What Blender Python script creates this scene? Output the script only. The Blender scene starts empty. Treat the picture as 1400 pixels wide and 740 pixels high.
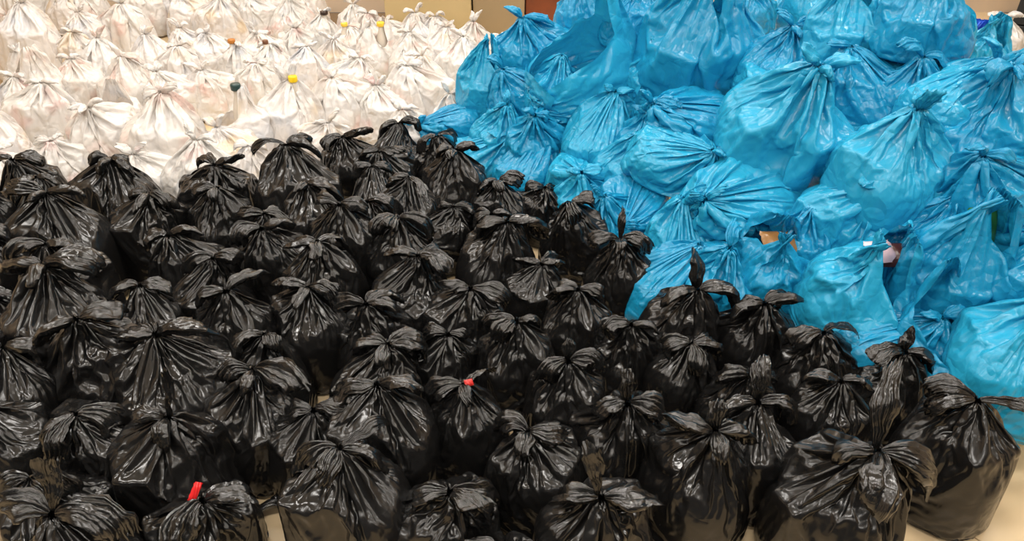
import bpy, bmesh, math, random
from mathutils import Matrix, Vector, noise
from mathutils.bvhtree import BVHTree
SC = bpy.context.scene; C = SC.collection
random.seed(7); noise.seed_set(3)

# ------------------------------------------------------------------ camera
cam = bpy.data.cameras.new('camera'); cam_o = bpy.data.objects.new('camera', cam); C.objects.link(cam_o)
cam_o.location = (0, 0, 1.65); cam_o.rotation_euler = (math.radians(90-34), 0, 0)
cam.sensor_width = 36; cam.lens = 36*1020/1400; cam.clip_start = .02
SC.camera = cam_o

# ------------------------------------------------------------------ light and exposure
world = bpy.data.worlds.new('world'); SC.world = world; world.use_nodes = True
world.node_tree.nodes['Background'].inputs[0].default_value = (1.0, .97, .93, 1)
world.node_tree.nodes['Background'].inputs[1].default_value = .12
def panel(x, y, w=1.2, h=.16, e=31, col=(1, .96, .905)):
    l = bpy.data.lights.new('ceiling_panel', 'AREA'); l.shape = 'RECTANGLE'; l.size = w; l.size_y = h
    l.energy = e; l.color = col
    o = bpy.data.objects.new('ceiling_panel', l); C.objects.link(o); o.location = (x, y, 2.76)
for x in (-2.2, 0, 2.2):
    for y in (-.9, .9, 2.7, 4.5, 5.8): panel(x, y)
SC.view_settings.view_transform = 'Standard'; SC.view_settings.look = 'None'
SC.view_settings.exposure = -0.05; SC.view_settings.gamma = 1.0
SC.view_settings.use_curve_mapping = False
# ------------------------------------------------------------------ materials
def nodes(name):
    m = bpy.data.materials.new(name); m.use_nodes = True
    nt = m.node_tree; return m, nt, nt.nodes['Principled BSDF'], nt.nodes['Material Output']
def N(nt, kind, **kw):
    n = nt.nodes.new(kind)
    for k, v in kw.items():
        if k in n.inputs: n.inputs[k].default_value = v
        else: setattr(n, k, v)
    return n
def rgb(r, g, b):
    f = lambda c: (c/255/12.92 if c <= 10 else ((c/255+.055)/1.055)**2.4)
    return (f(r), f(g), f(b), 1)
def plain(name, col, rough=.5, metal=0, var=.06, scale=8, bump=.0):
    m, nt, p, o = nodes(name)
    tc = N(nt, 'ShaderNodeTexCoord'); no = N(nt, 'ShaderNodeTexNoise', Scale=scale, Detail=5)
    nt.links.new(tc.outputs['Object'], no.inputs['Vector'])
    mx = N(nt, 'ShaderNodeMix', data_type='RGBA')
    mx.inputs['A'].default_value = tuple(c*(1-var*3) for c in col[:3])+(1,); mx.inputs['B'].default_value = tuple(min(1, c*(1+var*2)) for c in col[:3])+(1,)
    nt.links.new(no.outputs['Fac'], mx.inputs['Factor']); nt.links.new(mx.outputs['Result'], p.inputs['Base Color'])
    p.inputs['Roughness'].default_value = rough; p.inputs['Metallic'].default_value = metal
    if bump:
        b = N(nt, 'ShaderNodeBump', Strength=bump, Distance=.004); nt.links.new(no.outputs['Fac'], b.inputs['Height']); nt.links.new(b.outputs['Normal'], p.inputs['Normal'])
    return m
def film(name, col, rough=.28, transl=0.0, tint=None, crinkle=.35, tcol=None, fold=.25, spec=.5, facet=14, fs=.5):
    """plastic film: fine lengthwise creases, small crumples, patchy gloss"""
    m, nt, p, o = nodes(name); L = nt.links.new
    uvn = N(nt, 'ShaderNodeUVMap', uv_map='UVMap'); tc = N(nt, 'ShaderNodeTexCoord')
    oi = N(nt, 'ShaderNodeObjectInfo')
    mp = N(nt, 'ShaderNodeMapping'); mp.inputs['Scale'].default_value = (70, 5, 1); L(uvn.outputs['UV'], mp.inputs['Vector'])
    off = N(nt, 'ShaderNodeCombineXYZ'); ml = N(nt, 'ShaderNodeMath', operation='MULTIPLY'); ml.inputs[1].default_value = 37.0
    L(oi.outputs['Random'], ml.inputs[0]); L(ml.outputs[0], off.inputs['Z']); L(off.outputs[0], mp.inputs['Location'])
    n1 = N(nt, 'ShaderNodeTexNoise', Scale=1.0, Detail=3, Roughness=.6); L(mp.outputs[0], n1.inputs['Vector'])
    va = N(nt, 'ShaderNodeVectorMath', operation='ADD'); L(tc.outputs['Object'], va.inputs[0]); L(off.outputs[0], va.inputs[1])
    n2 = N(nt, 'ShaderNodeTexNoise', Scale=22, Detail=4, Roughness=.65, Distortion=1.2)
    try: n2.noise_type = 'RIDGED_MULTIFRACTAL'
    except Exception: pass
    L(va.outputs[0], n2.inputs['Vector'])
    b1 = N(nt, 'ShaderNodeBump', Strength=fold, Distance=.006); L(n1.outputs['Fac'], b1.inputs['Height'])
    b2 = N(nt, 'ShaderNodeBump', Strength=crinkle, Distance=.003); L(n2.outputs['Fac'], b2.inputs['Height']); L(b1.outputs['Normal'], b2.inputs['Normal'])
    wv = N(nt, 'ShaderNodeTexNoise', Scale=10, Detail=2); L(va.outputs[0], wv.inputs['Vector'])
    wm = N(nt, 'ShaderNodeVectorMath', operation='SCALE'); wm.inputs['Scale'].default_value = .11; L(wv.outputs['Color'], wm.inputs[0])
    wa = N(nt, 'ShaderNodeVectorMath', operation='ADD'); L(va.outputs[0], wa.inputs[0]); L(wm.outputs[0], wa.inputs[1])
    vo = N(nt, 'ShaderNodeTexVoronoi', Scale=facet); vo.feature = 'DISTANCE_TO_EDGE'; L(wa.outputs[0], vo.inputs['Vector'])
    b3 = N(nt, 'ShaderNodeBump', Strength=fs, Distance=.02); L(vo.outputs['Distance'], b3.inputs['Height']); L(b2.outputs['Normal'], b3.inputs['Normal'])
    b2 = b3
    L(b2.outputs['Normal'], p.inputs['Normal'])
    n3 = N(nt, 'ShaderNodeTexNoise', Scale=9, Detail=3); L(va.outputs[0], n3.inputs['Vector'])
    rr = N(nt, 'ShaderNodeMapRange'); rr.inputs['From Min'].default_value = .3; rr.inputs['From Max'].default_value = .7
    rr.inputs['To Min'].default_value = rough*.75; rr.inputs['To Max'].default_value = rough*1.35
    L(n3.outputs['Fac'], rr.inputs['Value']); L(rr.outputs[0], p.inputs['Roughness'])
    p.inputs['Base Color'].default_value = col
    csock = None; p.inputs['Specular IOR Level'].default_value = spec
    if tint:
        # groceries seen dimly through thin film: broad patches of their own colour
        n4 = N(nt, 'ShaderNodeTexNoise', Scale=7, Detail=1.5); L(va.outputs[0], n4.inputs['Vector'])
        cr = N(nt, 'ShaderNodeValToRGB'); L(n4.outputs['Fac'], cr.inputs['Fac'])
        e = cr.color_ramp.elements; e[0].position = .28; e[0].color = tint[0]; e[1].position = .72; e[1].color = tint[-1]
        for i, c in enumerate(tint[1:-1]):
            q = e.new(.28+.44*(i+1)/(len(tint)-1)); q.color = c
        L(cr.outputs['Color'], p.inputs['Base Color']); csock = cr.outputs['Color']
    if transl:
        t = N(nt, 'ShaderNodeBsdfTranslucent'); t.inputs['Color'].default_value = tcol or col
        if csock: L(csock, t.inputs['Color'])
        L(b2.outputs['Normal'], t.inputs['Normal'])
        mx = N(nt, 'ShaderNodeMixShader'); mx.inputs[0].default_value = transl
        L(p.outputs[0], mx.inputs[1]); L(t.outputs[0], mx.inputs[2]); L(mx.outputs[0], o.inputs['Surface'])
    return m

M_BLACK = film('black_film', (.0075, .0072, .007, 1), rough=.22, crinkle=.22, fold=.08, spec=.52, facet=13, fs=.16)
M_BLACK_LOOSE = film('loose_black_film', (.0075, .0072, .007, 1), rough=.17, crinkle=.35, fold=.3, spec=.72, facet=22, fs=.2)
M_BLUE = [film('blue_film', rgb(40, 166, 208), rough=.27, transl=.15, crinkle=.4, fold=.3),
          film('deep_blue_film', rgb(28, 150, 196), rough=.27, transl=.15, crinkle=.4, fold=.3)]
M_WHITE = [film('white_film', rgb(226, 220, 215), rough=.27, transl=.2, crinkle=.35, fold=.25,
                tint=[rgb(228, 203, 198), rgb(229, 225, 221), rgb(229, 226, 221), rgb(214, 216, 221)]),
           film('milky_film', rgb(226, 220, 215), rough=.27, transl=.2, crinkle=.35, fold=.25,
                tint=[rgb(212, 214, 219), rgb(230, 226, 223), rgb(230, 224, 219), rgb(230, 214, 191)]),
           film('pale_film', rgb(226, 220, 215), rough=.27, transl=.2, crinkle=.35, fold=.25,
                tint=[rgb(224, 197, 187), rgb(228, 222, 215), rgb(231, 228, 225), rgb(231, 228, 225)])]
M_ROYAL = film('royal_blue_film', rgb(30, 95, 225), rough=.3, transl=.3, crinkle=.2)
M_TILE = plain('beige_tile', rgb(214, 190, 152), .28, var=.03, scale=5)
M_GROUT = plain('grout', rgb(120, 98, 72), .8, var=.1, scale=40)
M_WALL = plain('beige_wall', rgb(214, 196, 174), .8, var=.02, scale=3)
M_CEIL = plain('white_ceiling', rgb(235, 232, 226), .9, var=.02)
M_TAN = plain('tan_cabinet', rgb(196, 172, 124), .45, var=.02)
M_TAN2 = plain('dull_tan_cabinet', rgb(158, 136, 102), .45, var=.02)
M_WOOD = plain('brown_wood', rgb(122, 60, 30), .4, var=.12, scale=14)
M_DARK = plain('dark_plastic', rgb(34, 37, 40), .45, var=.05)
M_STEEL = plain('steel', rgb(170, 168, 165), .3, metal=1)

# ------------------------------------------------------------------ setting
def link(name, me, mat=None, parent=None, loc=None):
    o = bpy.data.objects.new(name, me); C.objects.link(o)
    if mat and not me.materials: me.materials.append(mat)
    if parent: o.parent = parent
    if loc: o.location = loc
    return o
def box_mesh(name, x0, x1, y0, y1, z0, z1, bev=.0):
    bm = bmesh.new(); bmesh.ops.create_cube(bm, size=1)
    for v in bm.verts: v.co = ((x0+x1)/2+v.co.x*(x1-x0), (y0+y1)/2+v.co.y*(y1-y0), (z0+z1)/2+v.co.z*(z1-z0))
    if bev: bmesh.ops.bevel(bm, geom=bm.edges[:], offset=bev, segments=2, affect='EDGES', profile=.5)
    m = bpy.data.meshes.new(name); bm.to_mesh(m); bm.free(); return m
def structure(name, me, mat):
    o = link(name, me, mat); o['kind'] = 'structure'; return o
XL, XR, YF, YB, ZC = -4.8, 4.6, -2.4, 6.2, 2.8
floor = structure('floor', box_mesh('floor', XL, XR, YF, YB, -.06, -.004), M_GROUT)
structure('wall_back', box_mesh('wall_back', XL-.1, XR+.1, YB, YB+.1, 0, ZC), M_WALL)
structure('wall_left', box_mesh('wall_left', XL-.1, XL, YF, YB, 0, ZC), M_WALL)
structure('wall_right', box_mesh('wall_right', XR, XR+.1, YF, YB, 0, ZC), M_WALL)
structure('ceiling', box_mesh('ceiling', XL, XR, YF, YB, ZC, ZC+.1), M_CEIL)
# floor tiles, laid on the diagonal
ts, ga = .6, .004; tm = box_mesh('tile', -ts/2+ga/2, ts/2-ga/2, -ts/2+ga/2, ts/2-ga/2, -.008, 0, .0012); tm.materials.append(M_TILE)
th = math.radians(-48); ct, st = math.cos(th), math.sin(th)
ox, oy = 1.176+ts/2*(ct*.4-st), 1.233+ts/2*(st*.4+ct)
for i in range(-16, 17):
    for j in range(-16, 17):
        x, y = ox+ts*(i*ct-j*st), oy+ts*(i*st+j*ct)
        if XL+.2 < x < XR-.2 and YF+.2 < y < YB-.2:
            t = link('tile', tm, parent=floor, loc=(x, y, 0)); t.rotation_euler = (0, 0, th)

def thing(name, label, cat, loc=(0, 0, 0), group=None):
    o = bpy.data.objects.new(name, None); C.objects.link(o); o.location = loc; o.empty_display_size = .1
    o['label'] = label; o['category'] = cat
    if group: o['group'] = group
    return o
def cabinet(label, x0, x1, y0, y1, h, mat, doors=1, legs=.08):
    r = thing('cabinet', label, 'cabinet', ((x0+x1)/2, (y0+y1)/2, 0))
    w, d = (x1-x0)/2, (y1-y0)/2
    link('carcass', box_mesh('carcass', -w, w, -d+.02, d, legs, h, .004), mat, r)
    link('plinth', box_mesh('plinth', -w+.03, w-.03, -d+.05, d-.02, 0, legs), M_DARK, r)
    for k in range(doors):
        a, b = -w+2*w*k/doors+.003, -w+2*w*(k+1)/doors-.003
        dr = link('door', box_mesh('door', a, b, -d, -d+.02, legs+.01, h-.01, .003), mat, r)
        hx = b-.04 if k % 2 == 0 else a+.04
        link('handle', box_mesh('handle', hx-.006, hx+.006, -d-.025, -d-.012, h*.5, h*.5+.12, .003), M_STEEL, dr)
    return r
cabinet('pale tan cabinet behind the white bags, left of the dull one', -.86, -.275, 5.15, 5.6, 1.5, M_TAN, 1)
cabinet('dull tan cabinet between the pale cabinet and the brown wooden one', -.267, .084, 5.19, 5.6, 1.5, M_TAN2, 1)
cabinet('brown wooden cabinet behind the left end of the blue pile', .092, .385, 5.22, 5.6, 1.2, M_WOOD, 1)
dk = thing('drawer_cabinet', 'dark grey drawer cabinet on castors at the upper right corner', 'cabinet', (3.70, 4.98, 0)); dk.rotation_euler = (0, 0, math.radians(-37))
link('carcass', box_mesh('carcass', -.33, .33, -.2, .25, .11, 1.0, .006), M_DARK, dk)
for z0, z1 in ((.115, .24), (.248, .55), (.558, .99)):
    d_ = link('drawer', box_mesh('drawer', -.33, .33, -.225, -.2, z0, z1, .004), M_DARK, dk)
    link('handle', box_mesh('handle', -.06, .06, -.24, -.225, z1-.03, z1-.018, .003), M_STEEL, d_)
for sx in (-.28, .28):
    for sy in (-.15, .2):
        bm = bmesh.new(); bmesh.ops.create_cone(bm, cap_ends=True, segments=16, radius1=.05, radius2=.05, depth=.03, matrix=Matrix.Translation((sx, sy, .05)) @ Matrix.Rotation(math.pi/2, 4, 'Y'))
        bmesh.ops.create_cube(bm, size=1, matrix=Matrix.Translation((sx, sy, .09)) @ Matrix.Diagonal((.05, .05, .05, 1)))
        m = bpy.data.meshes.new('castor'); bm.to_mesh(m); bm.free(); link('castor', m, M_DARK, dk)
# ------------------------------------------------------------------ bag maker
# Every bag pattern is sewn as flat film round a heap of groceries and let fall
# with Blender's cloth solver; the settled shape becomes ordinary mesh data.
PI2 = 2*math.pi
def superell(a, p):
    return (abs(math.cos(a))**p + abs(math.sin(a))**p)**(-1/p)

def raw_mesh(name, v, f, uv=None):
    m = bpy.data.meshes.new(name); m.from_pydata(v, [], f)
    if uv:
        l = m.uv_layers.new(name='UVMap')
        l.data.foreach_set('uv', [c for poly in uv for p in poly for c in p])
    o = bpy.data.objects.new(name, m); C.objects.link(o)
    return o

def tube_grid(NC, rows, skip=None, vlen=None):
    """closed tube of rows; skip(j,i) drops a face; UV u = turn, v = row"""
    n = len(rows)
    v = [p for r in rows for p in r]; f = []; uv = []
    for j in range(n-1):
        for i in range(NC):
            if skip and skip(j, i): continue
            k = (i+1) % NC
            f.append((j*NC+i, j*NC+k, (j+1)*NC+k, (j+1)*NC+i))
            a, b = j/(n-1), (j+1)/(n-1)
            uv.append(((i/NC, a), ((i+1)/NC, a), ((i+1)/NC, b), (i/NC, b)))
    return v, f, uv

def goods(rnd, cx, cy, rx, ry, h, n=5):
    """the groceries inside: a rounded heap with a few boxes standing in it"""
    NC = 24; rows = []
    ph = [rnd.uniform(0, PI2) for _ in range(6)]
    for q, z in [(.1, 0), (.86, .0), (.97, .07), (1, .25), (.99, .5), (.95, .72), (.82, .88), (.5, .95), (.08, .97)]:
        row = []
        for i in range(NC):
            a = PI2*i/NC
            r = superell(a, 2.8)*q*(1+.05*math.sin(2*a+ph[0]+3*z)+.04*math.sin(3*a+ph[1]-4*z))
            zz = h*z*(.86+(.12*math.sin(a+ph[2])+.09*math.sin(2*a+ph[3]))*(z > .5))+.004
            row.append((cx+rx*r*math.cos(a), cy+ry*r*math.sin(a), zz))
        rows.append(row)
    v, f, _ = tube_grid(NC, rows)
    for k in range(n):
        a = PI2*(k+rnd.uniform(-.3, .3))/n; d = rnd.uniform(.35, .6)
        px, py = cx+rx*d*math.cos(a), cy+ry*d*math.sin(a)
        w, e, t = rnd.uniform(.05, .085)*rx/.13, rnd.uniform(.03, .055)*rx/.13, h*rnd.uniform(.8, 1.06)
        th = rnd.uniform(0, math.pi); lean = rnd.uniform(-.12, .12)
        b = len(v)
        for z in (0.01, t):
            for sx, sy in ((-1, -1), (1, -1), (1, 1), (-1, 1)):
                x, y = sx*w*.8+lean*z, sy*e*.8
                v.append((px+x*math.cos(th)-y*math.sin(th), py+x*math.sin(th)+y*math.cos(th), z))
        for q in ((0, 3, 2, 1), (4, 5, 6, 7), (0, 1, 5, 4), (1, 2, 6, 5), (2, 3, 7, 6), (3, 0, 4, 7)):
            f.append(tuple(b+i for i in q))
    return raw_mesh('goods', v, f)

def collide(o, th=.004, fr=10):
    o.modifiers.new('Collision', 'COLLISION')
    o.collision.thickness_outer = th; o.collision.cloth_friction = fr

def clothify(o, bend=.02, mass=.12, tens=25, comp=12, damp=2.0, q=5, pin=True, selfc=False):
    m = o.modifiers.new('Cloth', 'CLOTH'); s = m.settings
    s.quality = q; s.mass = mass; s.air_damping = damp
    s.tension_stiffness = tens; s.compression_stiffness = comp; s.shear_stiffness = 4; s.bending_stiffness = bend
    s.tension_damping = 5; s.compression_damping = 5; s.shear_damping = 3; s.bending_damping = .3
    if pin: s.vertex_group_mass = 'pin'
    c = m.collision_settings
    c.use_collision = True; c.distance_min = .004; c.collision_quality = 2
    c.use_self_collision = selfc; c.self_distance_min = .003
    m.point_cache.frame_start = 1; m.point_cache.frame_end = 80
    return m

def keyed(o, moves, f1):
    o.shape_key_add(name='Basis'); k = o.shape_key_add(name='cinch')
    for i, co in moves: k.data[i].co = co
    k.value = 0; k.keyframe_insert('value', frame=1)
    k.value = 1; k.keyframe_insert('value', frame=f1)

def sew_body(d, n):
    """one bag body as flat-sided tube round its goods; d = pattern dict"""
    rnd = random.Random(d['seed']); cx, cy = n*1.2, 0.0
    rx, ry, h = d['rx'], d['ry'], d['h']
    g = goods(rnd, cx, cy, rx, ry, h, d.get('boxes', 5)); collide(g)
    NC, NR, NB = d.get('NC', 72), d.get('NR', 34), 5
    sl = d.get('slack', 1.13); H = d['H']
    def pt(i, q, z, j=.0012):
        a = PI2*i/NC; r = sl*q*superell(a, 3)
        return (cx+rx*r*math.cos(a)+rnd.uniform(-j, j), cy+ry*r*math.sin(a)+rnd.uniform(-j, j), z)
    rows = [[pt(i, q, .003, 0) for i in range(NC)] for q in (.02, .3, .55, .75, .9)]
    # uneven soft folds along the tube, so that it gathers into a few broad pleats
    ph = [(k, rnd.uniform(0, PI2), rnd.uniform(.3, 1)) for k in d.get('lobes', (5, 7, 9, 11, 14, 17))]
    def wave(a): return sum(w*math.sin(k*a+p) for k, p, w in ph)/2.2
    rows += [[pt(i, 1+d.get('wave', .035)*wave(PI2*i/NC)*j/(NR-1), .003+H*j/(NR-1)) for i in range(NC)] for j in range(NR)]
    top = len(rows)-1
    if d['kind'] == 'tied':
        v, f, uv = tube_grid(NC, rows)
        o = raw_mesh('body', v, f, uv)
        kx, ky, kz = d['knot']; rk = .013
        mv = []
        for i in range(NC):
            a = PI2*i/NC; rr = rk*(1+.55*wave(a))
            mv.append((top*NC+i, (cx+kx+rr*math.cos(a), cy+ky+rr*math.sin(a), kz+rnd.uniform(-.004, .004))))
        o.vertex_groups.new(name='pin').add([i for i, _ in mv], 1, 'REPLACE')
        keyed(o, mv, 20)
    else:
        rim = d['rim']; half = d.get('mouth', 40)
        def side(i):   # 0 = right handle, 1 = left handle, None = mouth column
            a = (360*(i+.5)/NC) % 360
            if min(abs(a-90), abs(a-270)) < half: return None
            return 0 if (a < 90 or a > 270) else 1
        v, f, uv = tube_grid(NC, rows, lambda j, i: j >= 5+rim and side(i) is None)
        used = sorted({i for q in f for i in q}); mp = {u: k for k, u in enumerate(used)}
        v = [v[u] for u in used]; f = [tuple(mp[i] for i in q) for q in f]
        o = raw_mesh('body', v, f, uv)
        o.data.attributes.new('hand', 'INT', 'FACE')
        mv = []
        for i in range(NC):
            idx = top*NC+i
            if idx not in mp: continue
            a = PI2*i/NC; s = 0 if math.cos(a) > 0 else 1
            tgt = d['tops'][s]
            if tgt is None: continue
            b = ((a+math.pi/2) % PI2 - math.pi/2) if s == 0 else a-math.pi
            mv.append((mp[idx], (cx+tgt[0]+rnd.uniform(-.004, .004), cy+tgt[1]+.034*b+rnd.uniform(-.003, .003), tgt[2]+rnd.uniform(-.004, .004))))
        o.vertex_groups.new(name='pin').add([i for i, _ in mv], 1, 'REPLACE')
        keyed(o, mv, 20)
        zr = rows[5+rim][0][2]
        hv = [0]*len(f)
        for k, q in enumerate(f):
            if min(o.data.vertices[i].co.z for i in q) >= zr-.001:
                x = sum(o.data.vertices[i].co.x for i in q)/4
                hv[k] = 1 if x > cx else 2
        o.data.attributes['hand'].data.foreach_set('value', hv)
    clothify(o, bend=d.get('bend', .02), comp=d.get('comp', 12), q=d.get('q', 4))
    d['_o'] = o; d['_g'] = g; d['_c'] = (cx, cy)

def freeze(o, sub=1):
    if sub: o.modifiers.new('s', 'SUBSURF').levels = sub
    dg = bpy.context.evaluated_depsgraph_get()
    me = bpy.data.meshes.new_from_object(o.evaluated_get(dg))
    me.polygons.foreach_set('use_smooth', [True]*len(me.polygons))
    return me

def ear_mesh(rnd, base, az, L=.12, W=.08, rise=35, droop=1.0, roll=0, tail=False, ground=None, crump=1.0):
    """a tied-off handle: two pleated layers of film that fan out of the knot and fold over
    at the end (a loop), or one pleated layer with a cut end (a tail). base = knot point;
    ground(x, y) = height of the bag below, so that the fan lies on it"""
    NU, NV = 25, 13
    ca, sa = math.cos(az), math.sin(az)
    npl = rnd.randint(3, 6)                 # pleats across the film
    cuts = sorted([0, 1]+[min(.97, max(.03, (k+rnd.uniform(.1, .9))/(2*npl))) for k in range(2*npl)])
    hs = [rnd.uniform(.25, 1.2)*(1 if k % 2 else -1) for k in range(len(cuts))]
    drift = [rnd.uniform(-.9, .9) for _ in cuts]
    def pleat(u, q):
        for k in range(len(cuts)-1):
            if u <= cuts[k+1]:
                t = (u-cuts[k])/max(1e-6, cuts[k+1]-cuts[k])
                return (hs[k]+drift[k]*q)*(1-t)+(hs[k+1]+drift[k+1]*q)*t
        return hs[-1]
    bend = rnd.uniform(-.8, .8); tw = math.radians(roll); w_end = rnd.uniform(.6, 1.0)
    skew = rnd.uniform(-.022, .022); sd = Vector((rnd.uniform(0, 50), rnd.uniform(0, 50), rnd.uniform(0, 50)))
    cl = []; x = y = z = 0.0; e = math.radians(rise); h = 0.0; ds = L/NV
    kink = rnd.uniform(.35, .75); kk = rnd.uniform(-.7, .5)
    for j in range(NV+1):
        cl.append((x, y, z, e, h))
        x += ds*math.cos(e)*math.cos(h); y += ds*math.cos(e)*math.sin(h); z += ds*math.sin(e)
        e -= droop*ds/.12*(1.0+.8*j/NV); h += bend*ds/.12
        if abs(j/NV-kink) < .5/NV: e += kk
        e = max(e, -1.35)
    v, f, uv = [], [], []
    n2 = rnd.uniform(0, 6)
    for s in ((1,) if tail else (1, -1)):
        b0 = len(v)
        for j in range(NV+1):
            q = j/NV; x, y, z, e, h = cl[j]
            if tail: w = .014+(W-.014)*min(1, q*1.6)**.8
            else: w = .016+(W-.016)*min(1, q*2.2)**.75*(.8+.2*q)*(1-(1-w_end)*max(0, (q-.65)/.35)**2)
            th = .0015 if tail else .002+.0085*math.sin(math.pi*min(1, q*1.02))**.7
            am = (.0095*(1-.45*q) if q > 0 else .005)*min(1.3, W/.08)
            T = (math.cos(e)*math.cos(h), math.cos(e)*math.sin(h), math.sin(e))
            S = (-math.sin(h), math.cos(h), 0.0)
            Nn = (-math.sin(e)*math.cos(h), -math.sin(e)*math.sin(h), math.cos(e))
            cs, sn = math.cos(tw*q), math.sin(tw*q)
            for i in range(NU):
                u = i/(NU-1); c = 2*u-1; p = pleat(u, q)
                edge = max(0, 1-c**4)**.5
                off = s*th*edge*(1-.97*(q > .999)) + am*p*(.5+.5*edge)*(1 if s > 0 else .75)
                wv = c*w*.5*(1+.10*math.sin(7*q+n2))
                rad = (-.010*c*c+skew*c)*q + (.010*p*q if tail else .004*p)*(q > .9)
                a_, b_ = wv*cs-off*sn, wv*sn+off*cs
                X = x+T[0]*rad+S[0]*a_+Nn[0]*b_; Y = y+T[1]*rad+S[1]*a_+Nn[1]*b_; Z = z+T[2]*rad+S[2]*a_+Nn[2]*b_
                P = Vector((X, Y, Z)); k = min(1, q*3)*crump
                P += noise.noise_vector(P*34+sd)*.0075*k + noise.noise_vector(P*95+sd)*.0028*k
                X, Y, Z = P
                gx, gy, gz = base[0]+.008*ca+X*ca-Y*sa, base[1]+.008*sa+X*sa+Y*ca, base[2]+.004+Z
                if ground is not None:
                    lim = ground(gx, gy)+.003+((.006+.5*th)*edge+.004*p if s > 0 else 0)
                    if gz < lim: gz = lim
                v.append((gx, gy, gz))
        for j in range(NV):
            for i in range(NU-1):
                q = (b0+j*NU+i, b0+j*NU+i+1, b0+(j+1)*NU+i+1, b0+(j+1)*NU+i)
                f.append(q if s > 0 else q[::-1])
                t = [(i/NU*.4, .6+j/NV*.4), ((i+1)/NU*.4, .6+j/NV*.4), ((i+1)/NU*.4, .6+(j+1)/NV*.4), (i/NU*.4, .6+(j+1)/NV*.4)]
                uv.append(t if s > 0 else t[::-1])
    m = bpy.data.meshes.new('handle'); m.from_pydata(v, [], f)
    l = m.uv_layers.new(name='UVMap'); l.data.foreach_set('uv', [c for q in uv for p in q for c in p])
    if not tail:
        bm = bmesh.new(); bm.from_mesh(m)
        bmesh.ops.remove_doubles(bm, verts=bm.verts, dist=.0007); bm.to_mesh(m); bm.free()
    m.polygons.foreach_set('use_smooth', [True]*len(m.polygons))
    return m

def knot_mesh(rnd, r=.017):
    """the wrapped lump where the film is tied: a squashed ring of twisted folds"""
    v, NA, NB = [], 26, 12
    ph = rnd.uniform(0, 6)
    for a in range(NA):
        A = PI2*a/NA
        for b in range(NB):
            B = PI2*b/NB+A*1.5
            rr = r*.62*(1+.28*math.sin(4*B+ph)+.15*math.sin(3*A+2*B))
            R = r*(1+.12*math.sin(2*A+ph))
            v.append(((R+rr*math.cos(B))*math.cos(A), (R+rr*math.cos(B))*math.sin(A), rr*math.sin(B)*1.25))
    f = [(a*NB+b, ((a+1) % NA)*NB+b, ((a+1) % NA)*NB+(b+1) % NB, a*NB+(b+1) % NB) for a in range(NA) for b in range(NB)]
    m = bpy.data.meshes.new('knot'); m.from_pydata(v, [], f)
    m.polygons.foreach_set('use_smooth', [True]*len(f))
    return m

def split_handles(me):
    """cut the settled film of an open bag into its body and its two handles"""
    out = []
    hv = [0]*len(me.polygons); me.attributes['hand'].data.foreach_get('value', hv)
    for w in (0, 1, 2):
        m = me.copy(); bm = bmesh.new(); bm.from_mesh(m)
        bm.faces.ensure_lookup_table()
        bmesh.ops.delete(bm, geom=[bm.faces[i] for i in range(len(hv)) if hv[i] != w], context='FACES')
        bm.to_mesh(m); bm.free(); out.append(m)
    return out

def make_patterns(pats):
    fl = raw_mesh('ground', [(-9, -9, 0), (60, -9, 0), (60, 9, 0), (-9, 9, 0)], [(0, 1, 2, 3)]); collide(fl, .002)
    for n, d in enumerate(pats): sew_body(d, n)
    for fr in range(1, 35): SC.frame_set(fr)
    rnd = random.Random(5)
    for d in pats:
        m = freeze(d['_o'])
        bpy.data.objects.remove(d['_g']); bpy.data.objects.remove(d['_o'])
        m.transform(Matrix.Translation((-d['_c'][0], -d['_c'][1], 0)))
        if d['kind'] == 'tied':
            d['knot_m'] = knot_mesh(rnd)
            d['body_m'] = m
            d['bvh'] = BVHTree.FromPolygons([v.co.copy() for v in m.vertices], [tuple(p.vertices) for p in m.polygons])
        else:
            d['body_m'], h1, h2 = split_handles(m); d['hand_m'] = [h1, h2]
    bpy.data.objects.remove(fl)
    SC.frame_set(1)
BLACK = [
 dict(kind='tied', seed=1, rx=.130, ry=.115, h=.255, H=.405, knot=(0, -.02, .335), slack=1.12, NC=120, NR=44, bend=.012),
 dict(kind='tied', seed=2, rx=.128, ry=.118, h=.250, H=.415, knot=(.02, -.035, .335), slack=1.18, NC=120, NR=44, bend=.008),
 dict(kind='tied', seed=3, rx=.138, ry=.120, h=.240, H=.400, knot=(-.03, -.01, .325), slack=1.12, NC=120, NR=44, bend=.016),
 dict(kind='tied', seed=4, rx=.128, ry=.116, h=.265, H=.440, knot=(0, 0, .370), slack=1.10, NC=120, NR=44, bend=.012),
 dict(kind='tied', seed=5, rx=.142, ry=.115, h=.230, H=.375, knot=(.03, -.03, .305), slack=1.12, NC=120, NR=44, bend=.012),
 dict(kind='tied', seed=6, rx=.125, ry=.118, h=.260, H=.415, knot=(-.02, -.045, .340), slack=1.16, NC=120, NR=44, bend=.008),
 dict(kind='tied', seed=7, rx=.132, ry=.122, h=.250, H=.410, knot=(.02, .03, .335), slack=1.12, NC=120, NR=44, bend=.012),
 dict(kind='tied', seed=8, rx=.128, ry=.120, h=.265, H=.425, knot=(.03, 0, .352), slack=1.10, NC=120, NR=44, bend=.016),
]
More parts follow.
